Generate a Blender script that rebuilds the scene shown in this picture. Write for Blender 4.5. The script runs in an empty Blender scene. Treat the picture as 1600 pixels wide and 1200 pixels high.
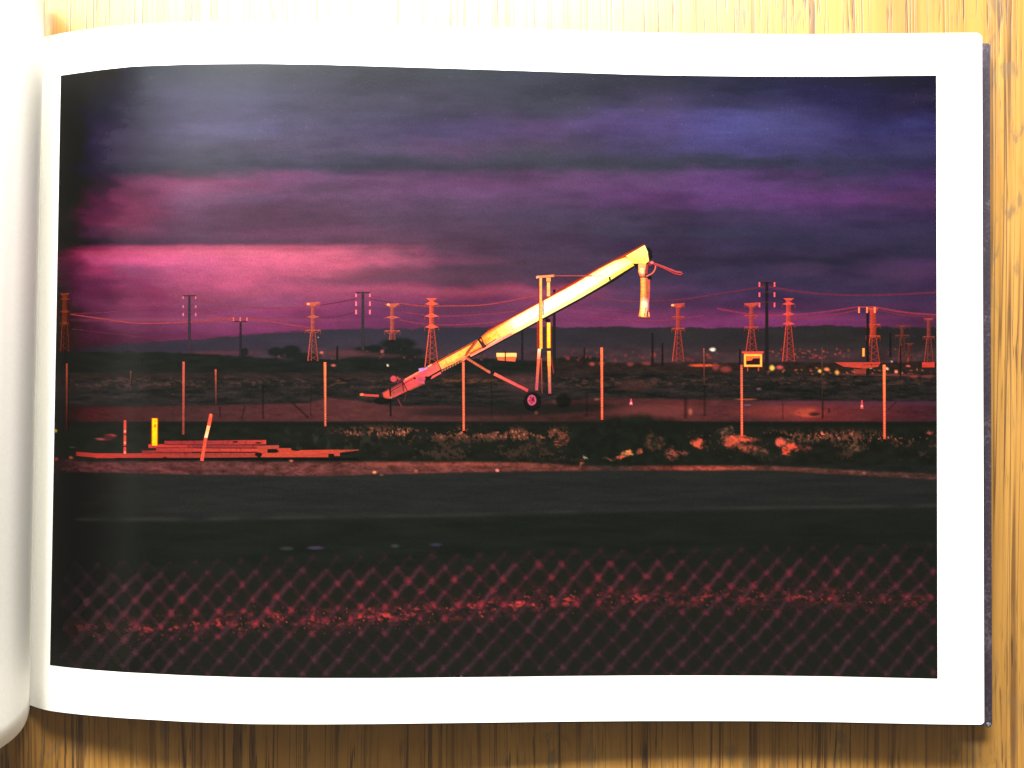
import bpy, math, random
import numpy as np

random.seed(7)
RNG = np.random.RandomState(11)
C = bpy.context.scene.collection

# ------------------------------------------------------------------ camera, light, exposure
H = 0.28            # camera height above the table (m)
K = 0.0002          # metres per photo pixel on the table plane
sc = bpy.context.scene
cam_d = bpy.data.cameras.new('camera')
cam = bpy.data.objects.new('camera', cam_d)
C.objects.link(cam)
cam.location = (0, 0, H)
cam_d.sensor_width = 36
cam_d.lens = 36 * H / (1600 * K)
cam_d.clip_start = 0.01
cam_d.clip_end = 20
sc.camera = cam

world = bpy.data.worlds.new('World')
sc.world = world
world.use_nodes = True
bg = world.node_tree.nodes['Background']
bg.inputs[0].default_value = (1.0, 0.91, 0.76, 1)
bg.inputs[1].default_value = 0.31


def area(name, loc, target, sx, sy, power, col, spin=0):
    d = bpy.data.lights.new(name, 'AREA')
    d.shape = 'RECTANGLE'
    d.size = sx
    d.size_y = sy
    d.energy = power
    d.color = col
    o = bpy.data.objects.new(name, d)
    C.objects.link(o)
    o.location = loc
    v = [target[i] - loc[i] for i in range(3)]
    from mathutils import Vector, Matrix
    q = Vector(v).to_track_quat('-Z', 'Y').to_matrix()
    o.rotation_euler = (Matrix.Rotation(math.radians(spin), 3, 'Z') @ q).to_euler() if spin else q.to_euler()
    return o


area('window_light', (-0.05, 0.37, 0.355), (0, 0.02, 0), 0.40, 0.09, 13.6, (1.0, 0.985, 0.95))
area('sheen_panel_light', (-0.26, 0.36, 0.42), (-0.26, 0.36, 0), 0.40, 0.28, 2.9, (0.93, 0.97, 1.0), 38)  # added unseen soft panel, turned to lay a sheen on the print

sc.view_settings.view_transform = 'Standard'
sc.view_settings.look = 'None'
sc.view_settings.gamma = 1
sc.view_settings.exposure = 0
sc.view_settings.use_curve_mapping = False
sc.cycles.transparent_max_bounces = 64
sc.cycles.max_bounces = 8

# ------------------------------------------------------------------ helpers


def lin(c):
    c = np.asarray(c, dtype=float) / 255.0
    return np.where(c <= 0.04045, c / 12.92, ((c + 0.055) / 1.055) ** 2.4)


def mesh_obj(name, verts, faces, mat, parent=None, smooth=False):
    me = bpy.data.meshes.new(name)
    me.from_pydata([tuple(map(float, v)) for v in verts], [], faces)
    me.update()
    if smooth:
        me.polygons.foreach_set('use_smooth', [True] * len(me.polygons))
    if mat:
        me.materials.append(mat)
    o = bpy.data.objects.new(name, me)
    C.objects.link(o)
    if parent:
        o.parent = parent
    return o


def grid_faces(nr, nc, off=0, flip=False):
    f = []
    for r in range(nr - 1):
        for c in range(nc - 1):
            a = off + r * nc + c
            q = (a, a + 1, a + nc + 1, a + nc)
            f.append(q[::-1] if flip else q)
    return f


# ------------------------------------------------------------------ materials
def new_mat(name):
    m = bpy.data.materials.new(name)
    m.use_nodes = True
    nt = m.node_tree
    b = nt.nodes['Principled BSDF']
    return m, nt, b


def N(nt, t, **kw):
    n = nt.nodes.new(t)
    for k, v in kw.items():
        setattr(n, k, v)
    return n


def L(nt, a, b):
    nt.links.new(a, b)


def noise(nt, vec, scale=5.0, detail=4.0, rough=0.5, dist=0.0):
    n = N(nt, 'ShaderNodeTexNoise')
    n.inputs['Scale'].default_value = scale
    n.inputs['Detail'].default_value = detail
    n.inputs['Roughness'].default_value = rough
    n.inputs['Distortion'].default_value = dist
    L(nt, vec, n.inputs['Vector'])
    return n.outputs['Fac']


def mapping(nt, vec, scale, loc=(0, 0, 0), rot=(0, 0, 0)):
    m = N(nt, 'ShaderNodeMapping')
    m.inputs['Scale'].default_value = scale
    m.inputs['Location'].default_value = loc
    m.inputs['Rotation'].default_value = rot
    L(nt, vec, m.inputs['Vector'])
    return m.outputs['Vector']


def ramp(nt, fac, stops):
    r = N(nt, 'ShaderNodeValToRGB')
    el = r.color_ramp.elements
    while len(el) < len(stops):
        el.new(0.5)
    for e, (p, c) in zip(el, stops):
        e.position = p
        e.color = (c[0], c[1], c[2], 1) if not isinstance(c, (int, float)) else (c, c, c, 1)
    L(nt, fac, r.inputs[0])
    return r.outputs[0]


def mixc(nt, fac, a, b, mode='MIX'):
    m = N(nt, 'ShaderNodeMix', data_type='RGBA', blend_type=mode)
    for sock, v in ((m.inputs[0], fac), (m.inputs[6], a), (m.inputs[7], b)):
        if hasattr(v, 'is_linked'):
            L(nt, v, sock)
        elif isinstance(v, (int, float)):
            sock.default_value = v
        else:
            sock.default_value = (v[0], v[1], v[2], 1)
    return m.outputs[2]


def math_n(nt, op, a, b=None):
    m = N(nt, 'ShaderNodeMath', operation=op)
    for i, v in enumerate((a, b)):
        if v is None:
            continue
        if hasattr(v, 'is_linked'):
            L(nt, v, m.inputs[i])
        else:
            m.inputs[i].default_value = v
    return m.outputs[0]


def bump(nt, b, h, strength, dist):
    n = N(nt, 'ShaderNodeBump')
    n.inputs['Strength'].default_value = strength
    n.inputs['Distance'].default_value = dist
    L(nt, h, n.inputs['Height'])
    L(nt, n.outputs[0], b.inputs['Normal'])


def wood_material():
    m, nt, b = new_mat('varnished_oak')
    tc = N(nt, 'ShaderNodeTexCoord').outputs['Object']
    # gentle wander of the grain: offset x by slow noise of position
    w = noise(nt, mapping(nt, tc, (9, 3.0, 1)), 1.0, 2.0)
    sep = N(nt, 'ShaderNodeSeparateXYZ')
    L(nt, tc, sep.inputs[0])
    off = math_n(nt, 'MULTIPLY', math_n(nt, 'SUBTRACT', w, 0.5), 0.012)
    x = math_n(nt, 'ADD', sep.outputs[0], off)
    comb = N(nt, 'ShaderNodeCombineXYZ')
    L(nt, x, comb.inputs[0])
    L(nt, sep.outputs[1], comb.inputs[1])
    v = comb.outputs[0]
    broad = noise(nt, mapping(nt, v, (55, 1.6, 1)), 1.0, 4.0, 0.55)
    col = ramp(nt, broad, [(0.30, (0.275, 0.127, 0.021)), (0.5, (0.325, 0.160, 0.031)), (0.72, (0.375, 0.195, 0.044))])
    fine = noise(nt, mapping(nt, v, (520, 14, 1)), 1.0, 4.0, 0.65)
    col = mixc(nt, ramp(nt, fine, [(0.46, 0.0), (0.66, 0.55)]), col, (0.19, 0.082, 0.012))
    # long dark growth lines
    ln = noise(nt, mapping(nt, v, (185, 1.3, 1), (3, 1, 0)), 1.0, 2.0, 0.5)
    l2 = noise(nt, mapping(nt, v, (95, 0.9, 1), (13, 2, 0)), 1.0, 1.0, 0.5)
    l3 = noise(nt, mapping(nt, v, (360, 5.0, 1), (23, 5, 0)), 1.0, 1.0, 0.5)
    lmask = math_n(nt, 'MAXIMUM', ramp(nt, ln, [(0.470, 0.0), (0.486, 1.0), (0.497, 0.0)]),
                   math_n(nt, 'MAXIMUM', ramp(nt, l2, [(0.4955, 0.0), (0.50, 0.95), (0.5045, 0.0)]), ramp(nt, l3, [(0.64, 0.0), (0.70, 0.75)])))
    br = noise(nt, mapping(nt, v, (60, 22, 1), (7, 0, 0)), 1.0, 2.0)
    lmask = math_n(nt, 'MULTIPLY', lmask, ramp(nt, br, [(0.34, 0.55), (0.54, 1.0)]))
    col = mixc(nt, lmask, col, (0.055, 0.020, 0.006))
    # short open pores and flecks
    po = noise(nt, mapping(nt, v, (1100, 55, 1), (1, 4, 0)), 1.0, 2.0, 0.5)
    pz = noise(nt, mapping(nt, v, (70, 14, 1), (5, 2, 0)), 1.0, 3.0)
    pm = math_n(nt, 'MULTIPLY', ramp(nt, po, [(0.57, 0.0), (0.66, 1.0)]), ramp(nt, pz, [(0.44, 0.0), (0.56, 0.85)]))
    col = mixc(nt, pm, col, (0.045, 0.022, 0.010))
    # grey medullary flecks and stains
    fl = noise(nt, mapping(nt, v, (240, 75, 1), (2, 9, 0)), 1.0, 3.0, 0.6, 0.6)
    fz = noise(nt, mapping(nt, v, (22, 9, 1), (8, 3, 0)), 1.0, 2.0)
    fm = math_n(nt, 'MULTIPLY', ramp(nt, fl, [(0.54, 0.0), (0.66, 0.7)]), ramp(nt, fz, [(0.44, 0.0), (0.56, 1.0)]))
    col = mixc(nt, fm, col, (0.13, 0.082, 0.038))
    L(nt, col, b.inputs['Base Color'])
    rg = noise(nt, mapping(nt, v, (160, 20, 1), (0, 5, 0)), 1.0, 3.0)
    L(nt, ramp(nt, rg, [(0.3, 0.36), (0.7, 0.50)]), b.inputs['Roughness'])
    h = math_n(nt, 'SUBTRACT', math_n(nt, 'MULTIPLY', fine, -0.3), math_n(nt, 'ADD', lmask, pm))
    bump(nt, b, h, 0.35, 0.0004)
    b.inputs['Coat Weight'].default_value = 0.35
    b.inputs['Specular IOR Level'].default_value = 0.5
    b.inputs['Coat Roughness'].default_value = 0.40
    return m


def paper_material():
    m, nt, b = new_mat('coated_paper')
    tc = N(nt, 'ShaderNodeTexCoord').outputs['Object']
    f = noise(nt, mapping(nt, tc, (900, 900, 900)), 1.0, 3.0)
    col = ramp(nt, f, [(0.3, (0.80, 0.78, 0.715)), (0.7, (0.84, 0.82, 0.755))])
    L(nt, col, b.inputs['Base Color'])
    b.inputs['Roughness'].default_value = 0.55
    b.inputs['Specular IOR Level'].default_value = 0.3
    bump(nt, b, f, 0.05, 0.0001)
    return m


def block_material():
    m, nt, b = new_mat('paper_edges')
    tc = N(nt, 'ShaderNodeTexCoord').outputs['Object']
    f = noise(nt, mapping(nt, tc, (6, 6, 5200)), 1.0, 2.0)
    col = ramp(nt, f, [(0.38, (0.42, 0.39, 0.33)), (0.62, (0.80, 0.77, 0.70))])
    L(nt, col, b.inputs['Base Color'])
    b.inputs['Roughness'].default_value = 0.8
    bump(nt, b, f, 0.5, 0.0002)
    return m


def cloth_material():
    m, nt, b = new_mat('purple_book_cloth')
    tc = N(nt, 'ShaderNodeTexCoord').outputs['Object']
    n1 = noise(nt, mapping(nt, tc, (900, 900, 900)), 1.0, 4.0, 0.8)
    n2 = noise(nt, mapping(nt, tc, (120, 60, 120)), 1.0, 3.0, 0.6)
    f = math_n(nt, 'ADD', math_n(nt, 'MULTIPLY', n1, 0.6), math_n(nt, 'MULTIPLY', n2, 0.4))
    col = ramp(nt, f, [(0.38, (0.016, 0.010, 0.020)), (0.54, (0.028, 0.018, 0.031)), (0.66, (0.100, 0.082, 0.092))])
    L(nt, col, b.inputs['Base Color'])
    b.inputs['Roughness'].default_value = 0.6
    bump(nt, b, n1, 0.5, 0.0003)
    return m


def print_material(name, alpha):
    """satin printing ink: the printed colours are stored on the vertices"""
    m, nt, b = new_mat(name)
    at = N(nt, 'ShaderNodeAttribute', attribute_name='ink')
    tc = N(nt, 'ShaderNodeTexCoord').outputs['Object']
    g = noise(nt, mapping(nt, tc, (2600, 2600, 10)), 1.0, 2.0, 0.6)
    gr = ramp(nt, g, [(0.3, 0.86), (0.7, 1.14)])
    col = mixc(nt, 1.0, at.outputs['Color'], gr, 'MULTIPLY')
    g2 = noise(nt, mapping(nt, tc, (700, 1800, 10), (3, 7, 0)), 1.0, 3.0, 0.75)
    if alpha:
        col = mixc(nt, 1.0, col, ramp(nt, g2, [(0.34, 0.76), (0.60, 1.04)]), 'MULTIPLY')
    L(nt, col, b.inputs['Base Color'])
    b.inputs['Roughness'].default_value = 0.27
    b.inputs['Specular IOR Level'].default_value = 0.20
    bp = noise(nt, mapping(nt, tc, (1700, 1700, 10)), 1.0, 2.0, 0.5)
    bump(nt, b, bp, 0.10, 0.00008)
    if alpha:
        out = nt.nodes['Material Output']
        tr = N(nt, 'ShaderNodeBsdfTransparent')
        mx = N(nt, 'ShaderNodeMixShader')
        L(nt, at.outputs['Alpha'], mx.inputs[0])
        L(nt, tr.outputs[0], mx.inputs[1])
        L(nt, b.outputs[0], mx.inputs[2])
        L(nt, mx.outputs[0], out.inputs['Surface'])
    return m


M_WOOD = wood_material()
M_PAPER = paper_material()
M_BLOCK = block_material()
M_CLOTH = cloth_material()
M_PRINT = print_material('printed_ink', False)
M_INK = print_material('printed_ink_soft', True)

# ------------------------------------------------------------------ shape of the open page
# height of the printed picture across the page tells how far the sheet rises above the table
TX = np.array([46, 60, 78, 86.5, 110, 150, 200, 300, 400, 500, 600, 700, 800, 900, 1000, 1100, 1200, 1300, 1400, 1464, 1560.])
TT = np.array([127, 123.5, 119.5, 118, 114.5, 109, 103.7, 100.2, 99.5, 101, 104, 107, 110.2, 113.5, 116.8, 118.5, 119.5, 119.6, 118.3, 117.8, 117.2])
TB = np.array([1027, 1032, 1038, 1039.5, 1042.5, 1046.5, 1050.3, 1055.5, 1058.7, 1059.5, 1059.5, 1058.6, 1057.5, 1056.2, 1055.5, 1055.4, 1055.7, 1057, 1059.2, 1060.6, 1061.6])
FU = np.arange(20, 1600, 1.0)


def smooth(a, s):
    k = np.exp(-0.5 * (np.arange(-3 * s, 3 * s + 1) / s) ** 2)
    k /= k.sum()
    p = np.pad(a, 3 * s, mode='reflect', reflect_type='odd')
    return np.convolve(p, k, 'valid')


T_top = smooth(np.interp(FU, TX, TT), 8)
T_bot = smooth(np.interp(FU, TX, TB), 8)
_hh = np.interp(FU, TX, TB) - np.interp(FU, TX, TT)
_z = H - 0.2668 * 936.0 / _hh
_z = np.where(FU < 86.5, np.interp(FU, [20, 50, 59, 66, 73, 79, 86.5], [0.0028, 0.0028, 0.0030, 0.0041, 0.0065, 0.0085, _z[66]]), _z)
_z = np.where(FU > 1464, _z[1444] + 0 * FU, _z)
Z_U = smooth(_z, 4)
_w = np.clip((FU - 95) / 60.0, 0, 1)
Z_U = Z_U * (1 - _w) + smooth(_z, 22) * _w


def zu(u):
    return np.interp(u, FU, Z_U)


def u_of(px, py):
    t = (py - 118) / 922.0
    l = 95 - 17 * t
    r = 1463 + 2 * t
    return 86.5 + (px - l) / (r - l) * (1464 - 86.5)


def px_of(u, py):
    t = (py - 118) / 922.0
    l = 95 - 17 * t
    r = 1463 + 2 * t
    return l + (u - 86.5) / (1464 - 86.5) * (r - l)


def to_world(px, py, z):
    s = K * (H - z) / H
    return (px - 800) * s, (600 - py) * s, z


def on_page(px, py, lift=0.0):
    px = np.asarray(px, float)
    py = np.asarray(py, float)
    z = zu(u_of(px, py)) + lift
    x, y, z = to_world(px, py, z)
    return np.stack([x, y, z], -1)


# ------------------------------------------------------------------ table
def rounded_slab(x0, x1, y0, y1, z0, z1, r=0.004):
    vs, fs = [], []
    prof = [(r, z0), (0, z0 + r), (0, z1 - r), (r * 0.3, z1 - r * 0.3), (r, z1)]
    for ins, z in prof:
        vs += [(x0 + ins, y0 + ins, z), (x1 - ins, y0 + ins, z), (x1 - ins, y1 - ins, z), (x0 + ins, y1 - ins, z)]
    n = len(prof)
    for i in range(n - 1):
        for k in range(4):
            a, b = i * 4 + k, i * 4 + (k + 1) % 4
            fs.append((a, b, b + 4, a + 4))
    fs.append((3, 2, 1, 0))
    t = (n - 1) * 4
    fs.append((t, t + 1, t + 2, t + 3))
    return vs, fs


vs, fs = rounded_slab(-0.62, 0.50, -0.40, 0.46, -0.028, 0.0)
table = mesh_obj('wooden_table', vs, fs, M_WOOD)
table['label'] = 'varnished oak table top with straight dark grain under the book'
table['category'] = 'table'

# ------------------------------------------------------------------ the book
book = bpy.data.objects.new('open_book', None)
C.objects.link(book)
book.location = (0, 0, 0)
book.empty_display_size = 0.05
book['label'] = 'open hardback photo book showing a dusk photograph on its white right page'
book['category'] = 'book'

U0, U1 = 40.0, 1536.0
NC, NR = 420, 90
U = np.concatenate([np.linspace(U0, 1525, NC - 12), np.linspace(1526, U1, 12)])
TH = 0.0096          # thickness of the stack of leaves under the top sheet


def page_rows(u, v, extra_top=66.0, extra_bot=71.0):
    t = np.interp(u, FU, T_top) - extra_top
    b = np.interp(u, FU, T_bot) + extra_bot + 1.5 * np.exp(-((u - 400) / 200.0) ** 2)
    b = b - 4.5 * np.clip((u - 1529.0) / 7.0, 0, 1) ** 2.5
    t = t + 6.0 * np.clip((u - 1526.0) / 10.0, 0, 1) ** 2.5
    return b + (t - b) * v


def page_surface(u, v, lift=0.0, et=66.0, eb=71.0):
    py = page_rows(u, v, et, eb)
    px = px_of(u, py)
    z = zu(u) + lift
    x, y, z = to_world(px, py, zu(u))
    return np.stack([x, y, z + lift], -1)


# top sheet, thin but real
vs = []
for v in np.linspace(0, 1, NR):
    vs += list(page_surface(U, np.full(NC, v)))
n = len(vs)
for v in np.linspace(0, 1, NR):
    vs += list(page_surface(U, np.full(NC, v), -0.00018))
fs = grid_faces(NR, NC) + grid_faces(NR, NC, n, True)
rim = list(range(NC)) + [r * NC + NC - 1 for r in range(1, NR)] + [(NR - 1) * NC + c for c in range(NC - 2, -1, -1)] + [r * NC for r in range(NR - 2, 0, -1)]
o1 = len(vs)
vs += [vs[i] for i in rim]
vs += [vs[n + i] for i in rim]
m_ = len(rim)
for i in range(m_):
    j = (i + 1) % m_
    fs.append((o1 + j, o1 + i, o1 + m_ + i, o1 + m_ + j))
page = mesh_obj('page', vs, fs, M_PAPER, book, True)
page['label'] = 'flat white right-hand page with wide blank margins'


def thickness(u):
    return 0.0010 + (TH - 0.0010) * np.clip((u - 60) / 500.0, 0, 1) ** 0.7


def block(name, mat, top_fn, bot_fn, et, eb, u0, u1, nc=160, rows=6, bev=0.0):
    """closed curved slab following the page"""
    u = np.linspace(u0, u1, nc)
    vs = []
    for k, fn in enumerate((top_fn, bot_fn)):
        for v in np.linspace(0, 1, rows):
            py = page_rows(u, np.full(nc, v), et, eb)
            z = fn(u)
            px = px_of(u, py)
            # place by real position under the page, not under the eye
            x, y, _ = to_world(px, py, zu(u))
            vs += list(np.stack([x, y, z], -1))
    n = nc * rows
    fs = grid_faces(rows, nc) + grid_faces(rows, nc, n, True)
    for c in range(nc - 1):
        fs.append((c + 1, c, n + c, n + c + 1))
        t = (rows - 1) * nc
        fs.append((t + c, t + c + 1, n + t + c + 1, n + t + c))
    for r in range(rows - 1):
        a, b = r * nc, (r + 1) * nc
        fs.append((a, b, n + b, n + a))
        a, b = a + nc - 1, b + nc - 1
        fs.append((b, a, n + a, n + b))
    return mesh_obj(name, vs, fs, mat, book, False)


block('page_block', M_BLOCK, lambda u: zu(u) - 0.0003, lambda u: zu(u) - thickness(u), 65.0, 70.0, 50, 1535)


# cover board under the leaves: measured outline on its own height
def board_z(u):
    return np.maximum(zu(u) - thickness(u) - 0.0002, 0.0014)


def board(nc=140):
    u = np.concatenate([np.linspace(50, 1500, nc), np.linspace(1505, 1549.5, 16)])
    nc = len(u)
    zt = board_z(np.minimum(u, 1536))
    th = 0.0021
    ptop = np.interp(u, FU, T_top) - 66 + 15.5
    pbot = np.interp(u, FU, T_bot) + 71 + 2.6
    # blunt, slightly worn corners
    corner = np.clip((u - 1546.0) / 3.5, 0, 1)
    ptop = ptop + 3.0 * corner ** 2
    pbot = pbot - 3.0 * corner ** 2
    rows = 24
    prof = [(0.0, 0.0)]
    vs = []

    def ring(dz, inset):
        out = []
        for k in range(rows + 1):
            f = k / rows
            py = (pbot - inset) + ((ptop + inset) - (pbot - inset)) * f
            uu = np.where(u > 1540, u - inset * (u - 1540) / 9.5, u)
            px = px_of(uu, py)
            x, y, z = to_world(px, py, zt)
            out += list(np.stack([x, y, z + dz], -1))
        return out
    vs = ring(0.0, 1.3) + ring(-0.0004, 0.0) + ring(-th, 0.0)
    n = nc * (rows + 1)
    fs = grid_faces(rows + 1, nc) + grid_faces(rows + 1, nc, 2 * n, True)
    for lay in (0, 1):
        o = lay * n
        for c in range(nc - 1):
            fs.append((o + c + 1, o + c, o + n + c, o + n + c + 1))
            t = o + rows * nc
            fs.append((t + c, t + c + 1, n + t + c + 1, n + t + c))
        for r in range(rows):
            a, b = o + r * nc, o + (r + 1) * nc
            fs.append((a, b, n + b, n + a))
            a, b = a + nc - 1, b + nc - 1
            fs.append((b, a, n + a, n + b))
    return mesh_obj('cover', vs, fs, M_CLOTH, book, False)


cov = board()
cov['label'] = 'dark purple cloth cover board showing along the right edge'

# bumped corner of the cover (turned-in cloth, rubbed pale)
vs, fs = [], []
cx, cy, cz = to_world(1545.5, 1133.0, board_z(1530) + 0.0004)
for i in range(7):
    a = math.pi * 2 * i / 7
    rr = 0.0011 * (0.8 + 0.4 * random.random())
    vs.append((cx + rr * math.cos(a) * 0.9, cy + rr * math.sin(a), cz - 0.0012))
for i in range(7):
    a = math.pi * 2 * i / 7
    rr = 0.0007 * (0.8 + 0.4 * random.random())
    vs.append((cx + rr * math.cos(a) * 0.9, cy + rr * math.sin(a), cz + 0.0001 * random.random()))
fs = [tuple(range(7, 14))] + [(i, (i + 1) % 7, 7 + (i + 1) % 7, 7 + i) for i in range(7)]
m_rub, nt, b = new_mat('rubbed_cloth')
f = noise(nt, mapping(nt, N(nt, 'ShaderNodeTexCoord').outputs['Object'], (3000, 3000, 3000)), 1.0, 2.0)
L(nt, ramp(nt, f, [(0.45, (0.04, 0.035, 0.06)), (0.6, (0.30, 0.32, 0.36))]), b.inputs['Base Color'])
mesh_obj('corner', vs, fs, m_rub, cov, True)['label'] = 'rubbed pale lower corner of the cover'

# raised left-hand page: a sheet standing up out of the gutter and bending away
PX = [(-0.1510, 0.0040), (-0.1497, 0.0048), (-0.1475, 0.0088), (-0.1441, 0.0165), (-0.1416, 0.0238), (-0.1403, 0.0305), (-0.1402, 0.0370),
      (-0.1410, 0.0450), (-0.1445, 0.0540), (-0.1540, 0.0620), (-0.1720, 0.0660), (-0.2020, 0.0650), (-0.2400, 0.0580), (-0.2800, 0.0460),
      (-0.3200, 0.0340), (-0.3560, 0.0250), (-0.3860, 0.0205)]


def catmull(P, n):
    P = np.array(P)
    P = np.vstack([2 * P[0] - P[1], P, 2 * P[-1] - P[-2]])
    out = []
    for i in range(1, len(P) - 2):
        for k in range(n):
            t = k / n
            p0, p1, p2, p3 = P[i - 1], P[i], P[i + 1], P[i + 2]
            out.append(0.5 * (2 * p1 + (p2 - p0) * t + (2 * p0 - 5 * p1 + 4 * p2 - p3) * t * t + (3 * p1 - p0 - 3 * p2 + p3) * t ** 3))
    out.append(P[-2])
    return np.array(out)


prof = catmull(PX, 8)
YB, YT = -0.0988, 0.1190


def skew_x(y):       # the gutter leans a little: further right at the head of the book
    return 0.0014 + 0.0044 * (y - YB) / 0.2073


def left_sheet(name, dz, dx, yb, yt, mat, parent):
    vs = []
    rows = 40
    d = np.gradient(prof, axis=0)
    nn = np.stack([d[:, 1], -d[:, 0]], -1)
    nn /= np.linalg.norm(nn, axis=1)[:, None]
    if nn[0, 0] < 0:
        nn = -nn
    for side in (0, 1):
        p = prof - nn * (dx + side * 0.00018)
        for k in range(rows):
            y = yb + (yt - yb) * k / (rows - 1)
            for q in p:
                vs.append((q[0] + skew_x(y), y, max(q[1], 0.0022)))
    nc = len(prof)
    n = nc * rows
    fs = grid_faces(rows, nc, 0, True) + grid_faces(rows, nc, n, False)
    for c in range(nc - 1):
        fs.append((c, c + 1, n + c + 1, n + c))
        t = (rows - 1) * nc
        fs.append((t + c + 1, t + c, n + t + c, n + t + c + 1))
    for r in range(rows - 1):
        for e in (0, nc - 1):
            a, b = r * nc + e, (r + 1) * nc + e
            fs.append((a, b, n + b, n + a))
    return mesh_obj(name, vs, fs, mat, parent, True)


lp = left_sheet('page', 0, 0.0, YB, YT, M_PAPER, book)
lp['label'] = 'raised blank left-hand page curling up from the gutter'


# the leaves already turned and the front board, lying flat beside the gutter
def box(name, x0, x1, y0, y1, z0, z1, mat, parent):
    vs = [(x0, y0, z0), (x1, y0, z0), (x1, y1, z0), (x0, y1, z0), (x0, y0, z1), (x1, y0, z1), (x1, y1, z1), (x0, y1, z1)]
    fs = [(3, 2, 1, 0), (4, 5, 6, 7), (0, 1, 5, 4), (1, 2, 6, 5), (2, 3, 7, 6), (3, 0, 4, 7)]
    return mesh_obj(name, vs, fs, mat, parent)


def stack_left():
    # leaves fan from the spine: a wedge with a rounded shoulder
    P = [(-0.1565, 0.0030), (-0.1580, 0.0090), (-0.1640, 0.0135), (-0.1760, 0.0160), (-0.2100, 0.0172), (-0.3000, 0.0175), (-0.4420, 0.0172)]
    pr = catmull(P, 5)
    ys = np.linspace(YB + 0.0006, YT - 0.0006, 5)
    vs = []
    for y in ys:
        for q in pr:
            vs.append((q[0] + skew_x(y), y, q[1]))
    nc = len(pr)
    n = len(vs)
    for y in ys:
        for q in pr:
            vs.append((min(q[0], -0.1570) + skew_x(y), y, 0.0028))
    R = len(ys)
    fs = grid_faces(R, nc, 0, True) + grid_faces(R, nc, n, False)
    for c in range(nc - 1):
        fs.append((c, c + 1, n + c + 1, n + c))
        t = (R - 1) * nc
        fs.append((t + c + 1, t + c, n + t + c, n + t + c + 1))
    for r in range(R - 1):
        a, b = r * nc + nc - 1, (r + 1) * nc + nc - 1
        fs.append((a, b, n + b, n + a))
    return mesh_obj('page_block', vs, fs, M_BLOCK, book, False)


stack_left()
vs, fs = rounded_slab(-0.4470, -0.1600, YB - 0.0015, YT + 0.0010, 0.0004, 0.0025, 0.0005)
mesh_obj('cover', vs, fs, M_CLOTH, book)['label'] = 'purple cloth front cover board lying flat under the turned leaves'
vs, fs = rounded_slab(-0.1595, -0.1495, YB + 0.001, YT - 0.001, 0.0002, 0.0019, 0.0004)
mesh_obj('spine', vs, fs, M_CLOTH, book)

# ------------------------------------------------------------------ the printed photograph
# Albedo of the print = photographed colour with the light of this scene divided out.


def light_at(py):
    return np.interp(py, [125, 250, 400, 600, 800, 1050], [4.5, 4.3, 3.9, 3.3, 2.85, 2.25])


def veil_at(py):     # the weak gloss over the whole sheet
    return np.interp(py, [100, 250, 500, 800, 1060], [0.030, 0.018, 0.012, 0.009, 0.008])


def albedo(rgb, py):
    rgb = np.asarray(rgb, float)
    e = np.asarray(light_at(np.asarray(py, float)))[..., None]
    v = np.asarray(veil_at(np.asarray(py, float)))[..., None]
    g = 1 + 0.9 * np.clip((rgb - 230) / 25.0, 0, 1) ** 2        # burnt-out areas print as bare paper
    return np.clip((lin(np.clip(rgb, 0, 255)) - v) * g / e, 0.0015, 0.84)


STEP = 1.55
nx = int((1464 - 86.5) / STEP)
ny = int(940 / STEP)
gu = np.linspace(86.5, 1464, nx)
gv = np.linspace(1, 0, ny)                       # top to bottom
GU, GV = np.meshgrid(gu, gv)
PT = np.interp(GU, FU, T_top)
PB = np.interp(GU, FU, T_bot)
GY = PB + (PT - PB) * GV
GX = px_of(GU, GY)
SH = GX.shape


def vnoise(cx, cy, seed, octaves=3, fall=0.5):
    """smooth value noise with cell size cx, cy in photo pixels"""
    r = np.random.RandomState(seed)
    out = np.zeros(SH)
    amp, tot = 1.0, 0.0
    for o in range(octaves):
        nxs, nys = int(1700 / cx) + 3, int(1300 / cy) + 3
        g = r.rand(nys, nxs)
        fx, fy = GX / cx, GY / cy
        ix, iy = np.floor(fx).astype(int), np.floor(fy).astype(int)
        ix = np.clip(ix, 0, nxs - 2)
        iy = np.clip(iy, 0, nys - 2)
        tx, ty = fx - ix, fy - iy
        tx = tx * tx * (3 - 2 * tx)
        ty = ty * ty * (3 - 2 * ty)
        val = (g[iy, ix] * (1 - tx) + g[iy, ix + 1] * tx) * (1 - ty) + (g[iy + 1, ix] * (1 - tx) + g[iy + 1, ix + 1] * tx) * ty
        out += amp * val
        tot += amp
        amp *= fall
        cx, cy = max(cx / 2, 1.6), max(cy / 2, 1.6)
    return out / tot


def sm_(a, lo, hi):
    t = np.clip((a - lo) / (hi - lo), 0, 1)
    return t * t * (3 - 2 * t)


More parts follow.
